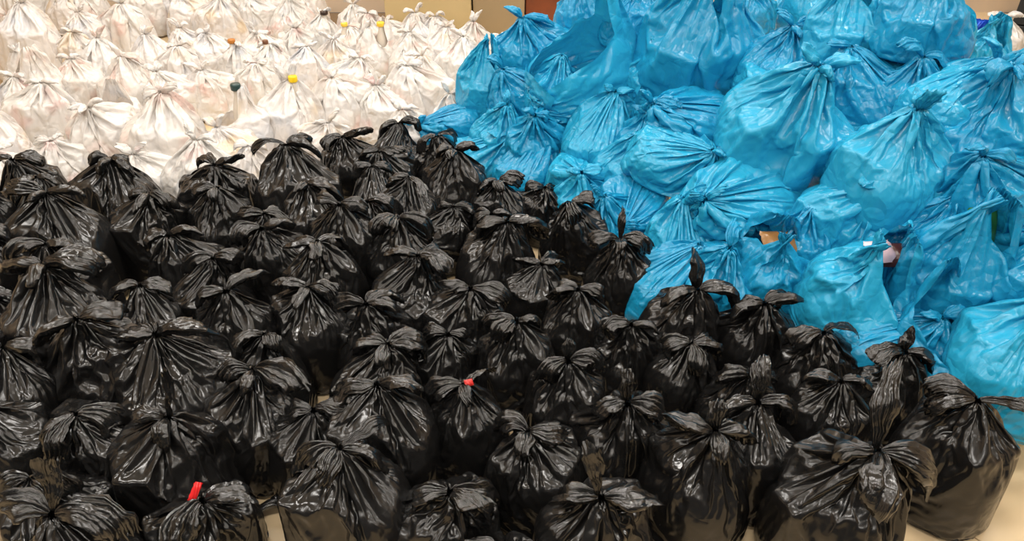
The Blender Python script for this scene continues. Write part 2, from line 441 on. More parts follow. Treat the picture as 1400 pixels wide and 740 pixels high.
BLUE = [
 dict(kind='tied', seed=11, rx=.19, ry=.15, h=.22, H=.45, knot=(.02, -.02, .36), slack=1.14, NC=128, NR=50, bend=.002),
 dict(kind='tied', seed=12, rx=.20, ry=.15, h=.18, H=.42, knot=(.14, -.04, .27), slack=1.2, NC=120, NR=46, bend=.002),
 dict(kind='tied', seed=15, rx=.19, ry=.15, h=.23, H=.44, knot=(-.06, 0, .33), slack=1.2, NC=120, NR=46, bend=.002),
 dict(kind='tied', seed=16, rx=.20, ry=.14, h=.17, H=.42, knot=(-.19, -.03, .20), slack=1.15, NC=120, NR=46, bend=.002),
 dict(kind='open', seed=13, rx=.19, ry=.14, h=.20, H=.50, rim=30, NR=44, slack=1.13, NC=104, bend=.003, mouth=20, tops=[(.015, 0, .44), (-.015, .01, .44)], topz=.44),
 dict(kind='open', seed=14, rx=.19, ry=.15, h=.21, H=.50, rim=25, NR=44, slack=1.13, NC=104, bend=.003, mouth=44, tops=[(.09, .03, .46), None], topz=.45),
 dict(kind='open', seed=17, rx=.18, ry=.14, h=.20, H=.46, rim=28, NR=42, slack=1.13, NC=104, bend=.003, mouth=26, tops=[(.045, 0, .37), (-.045, -.01, .375)], topz=.37),
]
WHITE = [
 dict(kind='tied', seed=21, rx=.165, ry=.14, h=.25, H=.44, knot=(0, -.02, .345), slack=1.16, NC=100, NR=40, bend=.003),
 dict(kind='tied', seed=22, rx=.16, ry=.145, h=.24, H=.43, knot=(.05, -.04, .325), slack=1.22, NC=100, NR=40, bend=.003),
 dict(kind='tied', seed=24, rx=.165, ry=.135, h=.23, H=.43, knot=(-.06, 0, .32), slack=1.22, NC=100, NR=40, bend=.003),
 dict(kind='tied', seed=25, rx=.155, ry=.14, h=.26, H=.45, knot=(.02, .03, .36), slack=1.2, NC=100, NR=40, bend=.003),
 dict(kind='open', seed=23, rx=.16, ry=.135, h=.25, H=.46, rim=26, NR=40, slack=1.12, NC=92, bend=.004, mouth=22, tops=[(.05, 0, .40), (-.06, 0, .40)], topz=.40),
 dict(kind='open', seed=26, rx=.155, ry=.135, h=.24, H=.45, rim=26, NR=40, slack=1.12, NC=92, bend=.004, mouth=26, tops=[(.04, 0, .39), None], topz=.38),
]
BLACK_BAGS = [
 ((-1.955, 2.719, 0), 1.028, 7, 224, 0, 0, [(-1, 0.125, 0.061, 24, 1.28, 14, 0), (171, 0.077, 0.041, 16, 1.69, 16, 0)], 'black knotted bag with two tied loops, leftmost in the back row'),
 ((-1.815, 2.544, 0), 1.025, 6, 56, 0, 0, [(3, 0.124, 0.057, 1, 1.68, 12, 0), (-127, 0.106, 0.073, 6, 1.03, -25, 0)], 'black knotted bag with two tied loops, leftmost in ninth row from front'),
 ((-1.615, 2.28, 0), 1.25, 0, 199, 0, 0, [(184, 0.109, 0.072, 28, 0.88, -30, 0), (7, 0.113, 0.056, 17, 0.91, -47, 0), (-96, 0.068, 0.039, 21, 1.01, 51, 0)], 'black knotted bag with two tied loops, second from left in seventh row from front'),
 ((-1.565, 2.624, 0), 1.162, 0, 176, 0, 0, [(178, 0.08, 0.043, 20, 1.14, -23, 0), (-14, 0.109, 0.083, 4, 1.51, -59, 0), (-91, 0.078, 0.053, 6, 1.31, 58, 0)], 'black knotted bag with two tied loops, second from left in ninth row from front'),
 ((-1.377, 2.439, 0), 1.049, 2, 170, 0, 0, [(-11, 0.11, 0.061, 8, 1.77, 36, 0), (-95, 0.088, 0.043, 12, 1.65, 17, 0), (169, 0.091, 0.043, 8, 1.57, -21, 0)], 'black knotted bag with two tied loops, second from left in eighth row from front'),
 ((-1.212, 2.742, 0), 1.095, 4, -14, 0, 0, [(124, 0.115, 0.062, 18, 1.17, -6, 0), (13, 0.112, 0.072, 26, 0.98, -42, 0)], 'black knotted bag with two tied loops, second from left in the back row'),
 ((-1.101, 2.474, 0), 0.946, 3, 38, 0, 0, [(186, 0.101, 0.074, 17, 1.49, -13, 0), (-90, 0.068, 0.039, 3, 1.31, -29, 0)], 'black knotted bag with two tied loops, third from left in eighth row from front'),
 ((-1.139, 2.19, 0), 0.98, 6, 151, 0, 0, [(174, 0.101, 0.077, 2, 1.03, 7, 0), (10, 0.117, 0.063, 28, 1.0, -58, 0), (39, 0.077, 0.04, 5, 1.17, 9, 0)], 'black knotted bag with two tied loops, third from left in seventh row from front'),
 ((-1.487, 2.048, 0), 1.106, 2, -49, 0, 0, [(191, 0.129, 0.075, 21, 1.38, -43, 0), (-13, 0.096, 0.082, 21, 1.76, -57, 0)], 'black knotted bag with two tied loops, second from left in sixth row from front'),
 ((-1.38, 1.815, 0), 1.239, 1, 178, 0, 0, [(175, 0.13, 0.057, 16, 1.54, 48, 0), (7, 0.161, 0.091, 27, 1.15, 22, 0), (-79, 0.088, 0.047, 24, 1.66, 9, 0)], 'black knotted bag with one long floppy loop, leftmost in fifth row from front'),
 ((-1.001, 2.019, 0), 0.955, 6, -14, 0, 0, [(3, 0.098, 0.074, 30, 1.68, 27, 0), (177, 0.121, 0.072, 13, 1.64, -50, 0)], 'black knotted bag with two tied loops, fourth from left in sixth row from front'),
 ((-1.186, 1.647, 0), 1.168, 0, -23, 0, 0, [(-136, 0.103, 0.076, 15, 1.41, 50, 0), (38, 0.11, 0.038, 20, 1.0, -40, 1), (11, 0.118, 0.068, 27, 1.13, 20, 0)], 'black knotted bag with a loose tail, second from left in fourth row from front'),
 ((-0.853, 1.808, 0), 0.958, 3, 16, 0, 0, [(191, 0.108, 0.072, 9, 0.94, 0, 0), (54, 0.125, 0.076, 29, 1.08, -40, 0)], 'black knotted bag with two tied loops, second from left in fifth row from front'),
 ((-0.728, 1.653, 0), 0.898, 7, -3, 0, 0, [(189, 0.146, 0.081, 20, 1.52, 41, 0), (-42, 0.074, 0.056, 8, 1.41, 21, 0)], 'black knotted bag with one long floppy loop, fourth from left in fourth row from front'),
 ((-0.942, 1.577, 0), 1.156, 4, 188, 0, 0, [(184, 0.115, 0.074, 12, 0.99, 32, 0), (-7, 0.165, 0.091, 30, 0.92, -47, 0), (136, 0.082, 0.046, 2, 1.0, 39, 0)], 'black knotted bag with one long floppy loop, third from left in fourth row from front'),
 ((-1.088, 1.379, 0), 1.038, 4, -39, 0, 0, [(-128, 0.114, 0.056, 7, 1.58, 5, 0), (13, 0.152, 0.098, 5, 1.65, 24, 0), (-98, 0.126, 0.049, 12, 1.25, -36, 1)], 'black knotted bag with a loose tail, second from left in second row from front'),
 ((-1.398, 1.558, 0), 0.987, 0, 165, 0, 0, [(-1, 0.118, 0.061, 22, 1.62, 17, 0), (186, 0.102, 0.082, 29, 1.78, 4, 0)], 'black knotted bag with two tied loops, leftmost in third row from front'),
 ((-1.306, 1.372, 0), 0.972, 5, -29, 0, 0, [(-4, 0.069, 0.048, 17, 1.57, -2, 0), (167, 0.123, 0.057, 24, 0.97, -20, 0)], 'black knotted bag with two tied loops, leftmost in second row from front'),
 ((-0.871, 1.297, 0), 1.031, 2, 176, 0, 0, [(57, 0.129, 0.05, 79, 0.25, -25, 1), (186, 0.082, 0.049, 25, 1.36, -23, 0), (-93, 0.087, 0.057, 6, 1.65, 56, 0)], 'black knotted bag with a loose tail, third from left in second row from front'),
 ((-0.733, 1.133, 0), 0.884, 4, 9, 0, 0, [(43, 0.154, 0.038, 11, 1.34, -55, 1), (-123, 0.114, 0.085, 4, 0.89, -40, 0), (12, 0.111, 0.083, 24, 1.2, -30, 0)], 'black knotted bag with a loose tail, third from left in the front row'),
 ((-0.931, 0.978, 0), 1.034, 7, 135, 0, 0, [(11, 0.172, 0.095, 16, 0.91, -10, 0), (167, 0.104, 0.076, 29, 0.84, -41, 0), (76, 0.121, 0.046, 78, 0.25, 10, 1)], 'black knotted bag with an upright tail, second from left in the front row'),
 ((-1.092, 1.164, 0), 0.871, 4, 206, 0, 0, [(-13, 0.117, 0.08, 18, 1.34, 44, 0), (181, 0.103, 0.061, 16, 1.39, -44, 0)], 'black knotted bag with two tied loops, leftmost in the front row'),
 ((-0.869, 2.668, 0), 1.216, 5, 228, 0, 0, [(183, 0.145, 0.037, 23, 0.99, -48, 1), (56, 0.1, 0.058, 12, 1.23, 53, 0), (1, 0.12, 0.061, 19, 1.6, -48, 0)], 'black knotted bag with a loose tail, third from left in ninth row from front'),
 ((-0.75, 2.462, 0), 1.04, 5, 229, 0, 0, [(-11, 0.152, 0.089, 15, 1.49, -37, 0), (-102, 0.069, 0.039, 17, 1.31, 8, 0)], 'black knotted bag with one long floppy loop, fifth from left in eighth row from front'),
 ((-0.718, 3.041, 0), 0.928, 2, -37, 0, 0, [(-8, 0.124, 0.085, 28, 0.9, -53, 0), (193, 0.111, 0.078, 10, 1.27, 2, 0)], 'black knotted bag with two tied loops, third from left in the back row'),
 ((-0.539, 2.937, 0), 0.862, 6, 145, 0, 0, [(166, 0.12, 0.08, 5, 1.25, 29, 0), (-3, 0.102, 0.06, 15, 0.82, 47, 0)], 'black knotted bag with two tied loops, fourth from left in the back row'),
 ((-0.527, 3.137, 0), 0.948, 6, 8, 0, 0, [(180, 0.129, 0.079, 8, 1.71, 29, 0), (8, 0.124, 0.067, 27, 1.68, 23, 0)], 'black knotted bag with two tied loops, sixth from left in the back row'),
 ((-0.328, 3.078, 0), 0.917, 6, 212, 0, 0, [(37, 0.117, 0.047, 9, 0.9, 47, 1), (194, 0.127, 0.056, 8, 1.76, -24, 0)], 'black knotted bag with a loose tail, seventh from left in the back row'),
 ((-0.231, 2.737, 0), 1.038, 3, 19, 0, 0, [(181, 0.076, 0.059, 19, 1.5, 31, 0), (13, 0.096, 0.073, 22, 1.06, -12, 0), (-103, 0.071, 0.046, 3, 1.05, 49, 0)], 'black knotted bag with two tied loops, rightmost in the back row'),
 ((-0.559, 2.746, 0), 0.876, 6, 56, 0, 0, [(184, 0.123, 0.057, 18, 1.56, -55, 0), (12, 0.101, 0.069, 5, 1.3, 13, 0)], 'black knotted bag with two tied loops, fifth from left in the back row'),
 ((-0.407, 2.623, 0), 0.927, 0, 172, 0, 0, [(178, 0.113, 0.073, 11, 1.09, 19, 0), (-43, 0.121, 0.046, 9, 0.81, -31, 1)], 'black knotted bag with a loose tail, fifth from left in ninth row from front'),
 ((-0.051, 2.653, 0), 0.834, 0, 196, 0, 0, [(7, 0.109, 0.082, 22, 0.85, 59, 0), (192, 0.098, 0.082, 13, 1.28, 57, 0), (-97, 0.079, 0.058, 22, 1.27, 57, 0)], 'black knotted bag with two tied loops, seventh from left in ninth row from front'),
 ((-0.6, 2.284, 0), 1.041, 3, 12, 0, 0, [(167, 0.11, 0.059, 26, 1.16, -41, 0), (-4, 0.1, 0.068, 18, 1.44, 22, 0)], 'black knotted bag with two tied loops, sixth from left in eighth row from front'),
 ((-0.544, 2.484, 0), 0.919, 5, 33, 0, 0, [(193, 0.121, 0.062, 3, 1.69, 34, 0), (3, 0.145, 0.073, 21, 1.36, 11, 0)], 'black knotted bag with one long floppy loop, fourth from left in ninth row from front'),
 ((-0.258, 2.497, 0), 0.865, 4, 30, 0, 0, [(13, 0.152, 0.086, 6, 1.48, 15, 0), (166, 0.073, 0.039, 1, 1.02, -27, 0)], 'black knotted bag with one long floppy loop, sixth from left in ninth row from front'),
 ((-0.934, 2.368, 0), 0.91, 1, 50, 0, 0, [(181, 0.117, 0.066, 14, 1.01, -19, 0), (7, 0.124, 0.057, 4, 1.61, 15, 0), (53, 0.072, 0.047, 8, 1.61, -16, 0)], 'black knotted bag with two tied loops, fourth from left in eighth row from front'),
 ((-0.805, 2.201, 0), 1.053, 5, -25, 0, 0, [(-2, 0.108, 0.058, 26, 0.88, -50, 0), (182, 0.112, 0.076, 9, 1.58, -51, 0)], 'black knotted bag with two tied loops, fourth from left in seventh row from front'),
 ((-0.633, 2.066, 0), 0.992, 3, 49, 0, 0, [(50, 0.174, 0.054, 10, 1.68, -34, 1), (184, 0.106, 0.082, 10, 1.24, 11, 0), (-79, 0.083, 0.044, 16, 1.79, -5, 0)], 'black knotted bag with a loose tail, fifth from left in seventh row from front'),
 ((-0.393, 2.227, 0), 0.986, 3, -12, 0, 0, [(-12, 0.167, 0.064, 20, 1.38, 36, 0), (187, 0.108, 0.067, 5, 1.39, -39, 0), (-101, 0.078, 0.056, 24, 1.02, -53, 0)], 'black knotted bag with one long floppy loop, sixth from left in seventh row from front'),
 ((-0.053, 2.439, 0), 0.82, 2, 8, 0, 0, [(4, 0.123, 0.057, 16, 1.59, -50, 0), (168, 0.121, 0.082, 3, 1.43, -43, 0)], 'black knotted bag with two tied loops, seventh from left in eighth row from front'),
 ((-0.337, 2.02, 0), 0.998, 6, -31, 0, 0, [(45, 0.146, 0.039, 14, 1.15, 37, 1), (175, 0.1, 0.07, 24, 0.87, 14, 0), (-13, 0.121, 0.085, 10, 0.8, -15, 0)], 'black knotted bag with a loose tail, fifth from left in sixth row from front'),
 ((-0.059, 2.22, 0), 1.071, 1, 47, 0, 0, [(1, 0.162, 0.091, 13, 1.22, -42, 0), (187, 0.13, 0.066, 5, 1.0, -9, 0)], 'black knotted bag with one long floppy loop, seventh from left in seventh row from front'),
 ((0.122, 2.704, 0), 0.82, 4, -27, 0, 0, [(44, 0.187, 0.044, 5, 1.72, 49, 1), (187, 0.096, 0.069, 24, 1.11, -36, 0)], 'black knotted bag with a loose tail, rightmost in ninth row from front'),
 ((0.252, 2.424, 0), 0.968, 5, -34, 0, 0, [(-87, 0.112, 0.07, 13, 1.69, -12, 0), (11, 0.089, 0.052, 28, 1.35, 42, 0)], 'black knotted bag with two tied loops, rightmost in eighth row from front'),
 ((0.385, 2.171, 0), 0.923, 7, 226, 0, 0, [(184, 0.122, 0.058, 26, 1.2, -34, 0), (-10, 0.123, 0.084, 24, 1.57, 35, 0), (78, 0.103, 0.034, 78, 0.25, -30, 1), (-92, 0.088, 0.047, 23, 0.94, 49, 0)], 'black knotted bag with an upright tail, rightmost in seventh row from front'),
 ((0.077, 2.062, 0), 0.841, 2, 196, 0, 0, [(45, 0.097, 0.072, 5, 1.0, 50, 0), (170, 0.099, 0.066, 18, 1.33, 47, 0), (5, 0.069, 0.054, 16, 1.31, -58, 0)], 'black knotted bag with two tied loops, seventh from left in sixth row from front'),
 ((0.204, 1.874, 0), 0.851, 3, -10, 0, 0, [(188, 0.11, 0.056, 12, 1.29, 54, 0), (148, 0.106, 0.067, 17, 1.8, 20, 0), (-12, 0.098, 0.059, 20, 1.48, 30, 0)], 'black knotted bag with two tied loops, eighth from left in sixth row from front'),
 ((0.531, 1.868, 0), 1.004, 1, 18, 0, 0, [(190, 0.12, 0.069, 9, 0.91, 33, 0), (100, 0.125, 0.077, 80, 0.25, 52, 0), (7, 0.173, 0.089, 17, 0.89, -37, 0)], 'black knotted bag with one long floppy loop, rightmost in sixth row from front'),
 ((0.355, 1.772, 0), 0.836, 6, 208, 0, 0, [(175, 0.105, 0.069, 19, 1.25, -14, 0), (-11, 0.082, 0.041, 19, 0.98, -37, 0)], 'black knotted bag with two tied loops, seventh from left in fifth row from front'),
 ((0.505, 1.673, 0), 0.82, 0, 40, 0, 0, [(169, 0.096, 0.085, 13, 1.57, -19, 0), (-81, 0.127, 0.059, 6, 0.95, 23, 0), (0, 0.127, 0.074, 22, 1.41, -22, 0)], 'black knotted bag with two tied loops, sixth from left in fourth row from front'),
 ((0.013, 1.701, 0), 0.876, 3, 19, 0, 0, [(173, 0.102, 0.064, 13, 1.36, -35, 0), (-5, 0.074, 0.041, 21, 1.05, 5, 0), (-141, 0.103, 0.073, 15, 1.37, -36, 0)], 'black knotted bag with two tied loops, sixth from left in fifth row from front'),
 ((0.152, 1.535, 0), 0.857, 3, 8, 0, 0, [(94, 0.071, 0.04, 81, 0.25, -20, 0), (192, 0.108, 0.069, 4, 1.77, -44, 0), (11, 0.114, 0.072, 17, 1.06, 49, 0)], 'black knotted bag with one loop sticking up, fifth from left in third row from front'),
 ((0.298, 1.408, 0), 0.969, 5, 12, 0, 0, [(192, 0.095, 0.076, 11, 1.56, -16, 0), (-9, 0.116, 0.079, 14, 1.2, 34, 0), (102, 0.091, 0.041, 84, 0.25, 14, 0)], 'black knotted bag with one loop sticking up, sixth from left in third row from front'),
 ((-0.639, 1.858, 0), 0.964, 0, 139, 0, 0, [(-1, 0.1, 0.067, 17, 0.97, 2, 0), (173, 0.115, 0.065, 19, 0.84, 21, 0), (-100, 0.09, 0.051, 14, 1.21, 15, 0)], 'black knotted bag with two tied loops, third from left in fifth row from front'),
 ((-0.435, 1.829, 0), 0.943, 6, 210, 0, 0, [(56, 0.111, 0.082, 21, 1.63, -46, 0), (169, 0.128, 0.065, 16, 1.22, -57, 0), (11, 0.105, 0.073, 13, 1.18, -21, 0)], 'black knotted bag with two tied loops, fourth from left in fifth row from front'),
 ((-0.392, 1.617, 0), 1.005, 4, 46, 0, 0, [(38, 0.168, 0.072, 26, 1.77, -3, 0), (169, 0.127, 0.071, 20, 1.74, 46, 0), (14, 0.121, 0.081, 11, 1.35, 8, 0), (-99, 0.082, 0.047, 4, 0.87, 2, 0)], 'black knotted bag with one long floppy loop, fifth from left in fourth row from front'),
 ((-0.155, 1.905, 0), 0.936, 2, 135, 0, 0, [(-14, 0.14, 0.074, 10, 0.86, 47, 0), (189, 0.076, 0.046, 18, 0.85, -56, 0)], 'black knotted bag with one long floppy loop, sixth from left in sixth row from front'),
 ((-0.721, 1.455, 0), 0.962, 5, 157, 0, 0, [(-10, 0.165, 0.09, 26, 1.0, 43, 0), (185, 0.097, 0.064, 26, 1.7, -58, 0), (-86, 0.084, 0.05, 16, 1.04, 54, 0)], 'black knotted bag with one long floppy loop, second from left in third row from front'),
 ((-0.334, 1.381, 0), 1.058, 0, 198, 0, 0, [(6, 0.106, 0.082, 26, 1.51, -44, 0), (185, 0.128, 0.068, 2, 1.02, -23, 0)], 'black knotted bag with two tied loops, fourth from left in second row from front'),
 ((-0.125, 1.441, 0), 0.859, 3, -28, 0, 0, [(45, 0.121, 0.038, 24, 1.32, -46, 1), (180, 0.129, 0.082, 5, 1.03, -44, 0), (-85, 0.078, 0.04, 28, 0.87, 49, 0)], 'black knotted bag with a loose tail, fourth from left in third row from front'),
 ((-0.387, 1.158, 0), 1.087, 0, 192, 0, 0, [(181, 0.148, 0.083, 5, 1.79, -37, 0), (36, 0.139, 0.034, 24, 0.95, 48, 1), (3, 0.127, 0.073, 0, 1.69, -53, 0), (-102, 0.086, 0.058, 10, 1.28, -56, 0)], 'black knotted bag with a loose tail, fourth from left in the front row'),
 ((-0.169, 1.152, 0), 0.923, 4, 1, 0, 0, [(183, 0.122, 0.058, 13, 1.47, 6, 0), (-7, 0.162, 0.088, 8, 1.34, 42, 0), (-42, 0.104, 0.061, 29, 0.85, -6, 0)], 'black knotted bag with one long floppy loop, fifth from left in the front row'),
 ((0.068, 1.298, 0), 0.897, 2, -21, 0, 0, [(138, 0.123, 0.07, 22, 1.66, -56, 0), (-11, 0.101, 0.074, 17, 1.52, 15, 0), (-102, 0.077, 0.053, 25, 1.54, 34, 0)], 'black knotted bag with two tied loops, fifth from left in second row from front'),
 ((0.456, 1.263, 0), 1.015, 7, -49, 0, 0, [(87, 0.073, 0.049, 78, 0.25, -22, 0), (179, 0.119, 0.076, 29, 0.93, 31, 0), (3, 0.1, 0.077, 16, 1.79, -60, 0), (-93, 0.079, 0.04, 17, 1.27, 52, 0)], 'black knotted bag with one loop sticking up, sixth from left in second row from front'),
 ((0.187, 1.09, 0), 0.982, 0, 22, 0, 0, [(-6, 0.134, 0.093, 13, 0.89, -33, 0), (175, 0.128, 0.083, 7, 0.96, 10, 0), (149, 0.139, 0.043, 84, 0.25, -39, 1)], 'black knotted bag with a loose tail, seventh from left in the front row'),
 ((0.639, 1.363, 0), 0.898, 6, 52, 0, 0, [(87, 0.122, 0.061, 79, 0.25, -40, 0), (172, 0.103, 0.069, 9, 1.25, 59, 0), (5, 0.169, 0.07, 11, 0.87, 23, 0)], 'black knotted bag with one long floppy loop, seventh from left in second row from front'),
 ((0.774, 1.186, 0), 1.175, 5, 54, 0, 0, [(91, 0.188, 0.049, 75, 0.25, -48, 1), (-12, 0.163, 0.09, 4, 1.04, 41, 0), (-101, 0.13, 0.08, 13, 1.65, -14, 0), (173, 0.088, 0.053, 9, 1.41, -1, 0)], 'black knotted bag with an upright tail, rightmost in the front row'),
 ((1.131, 1.329, 0), 1.004, 3, -42, 0, 0, [(-13, 0.164, 0.047, 16, 0.94, 25, 1), (173, 0.12, 0.075, 4, 1.0, -26, 0), (141, 0.109, 0.067, 26, 1.03, -25, 0)], 'black knotted bag with a loose tail, rightmost in second row from front'),
 ((0.762, 1.835, 0), 0.949, 5, 13, 0, 0, [(32, 0.096, 0.074, 17, 1.61, 57, 0), (174, 0.118, 0.083, 6, 1.49, 20, 0), (13, 0.125, 0.062, 19, 0.89, -9, 0)], 'black knotted bag with two tied loops, rightmost in fifth row from front'),
 ((0.903, 1.687, 0), 0.946, 6, 179, 0, 0, [(42, 0.165, 0.048, 8, 0.96, -12, 1), (179, 0.101, 0.075, 7, 0.89, -19, 0)], 'black knotted bag with a loose tail, seventh from left in fourth row from front'),
 ((1.097, 1.633, 0), 0.875, 6, 217, 0, 0, [(182, 0.12, 0.072, 21, 0.82, -13, 0), (86, 0.068, 0.047, 80, 0.25, -4, 0), (-5, 0.14, 0.064, 10, 1.69, 8, 0)], 'black knotted bag with one long floppy loop, rightmost in fourth row from front'),
 ((-0.05, 0.996, 0), 0.82, 4, 38, 0, 0, [(184, 0.108, 0.065, 27, 0.83, 25, 0), (-8, 0.098, 0.056, 16, 1.41, -52, 0)], 'black knotted bag with two tied loops, sixth from left in the front row'),
 ((-1.608, 1.86, 0), 0.928, 1, 220, 0, 0, [(-3, 0.127, 0.056, 4, 1.31, -23, 0), (176, 0.129, 0.059, 6, 1.03, 22, 0)], 'black knotted bag with two tied loops, leftmost in sixth row from front'),
 ((0.867, 1.465, 0), 0.835, 3, 182, 0, 0, [(166, 0.114, 0.08, 23, 0.88, 39, 0), (11, 0.083, 0.055, 8, 0.9, -58, 0)], 'black knotted bag with two tied loops, rightmost in third row from front'),
 ((-1.78, 2.105, 0), 1.006, 3, 23, 0, 0, [(13, 0.124, 0.06, 19, 1.29, 8, 0), (176, 0.105, 0.077, 16, 1.04, -30, 0)], 'black knotted bag with two tied loops, leftmost in seventh row from front'),
 ((-1.57, 1.666, 0), 0.929, 5, 25, 0, 0, [(11, 0.13, 0.08, 27, 1.11, 42, 0)], 'black knotted bag with two tied loops, leftmost in fourth row from front'),
 ((-1.133, 1.863, 0), 0.913, 7, 125, 0, 0, [(10, 0.097, 0.063, 15, 1.6, -13, 0), (186, 0.104, 0.076, 10, 1.13, 31, 0)], 'black knotted bag with two tied loops, third from left in sixth row from front'),
 ((-0.538, 1.39, 0), 0.82, 2, 188, 0, 0, [(184, 0.099, 0.077, 8, 0.96, -36, 0), (3, 0.105, 0.075, 29, 1.27, 23, 0)], 'black knotted bag with two tied loops, third from left in third row from front'),
 ((-0.213, 1.717, 0), 0.82, 2, 152, 0, 0, [(178, 0.117, 0.067, 28, 1.79, -54, 0), (6, 0.069, 0.039, 9, 1.53, 59, 0)], 'black knotted bag with two tied loops, fifth from left in fifth row from front'),
 ((0.641, 1.562, 0), 0.82, 1, -11, 0, 0, [(9, 0.125, 0.06, 2, 1.24, 44, 0), (184, 0.103, 0.077, 12, 0.94, 9, 0)], 'black knotted bag with two tied loops, seventh from left in third row from front'),
 ((-2.018, 2.454, 0), 1.025, 3, 6, 0, 0, [(-2, 0.124, 0.072, 27, 1.68, -8, 0)], 'black knotted bag with two tied loops, leftmost in eighth row from front'),
]
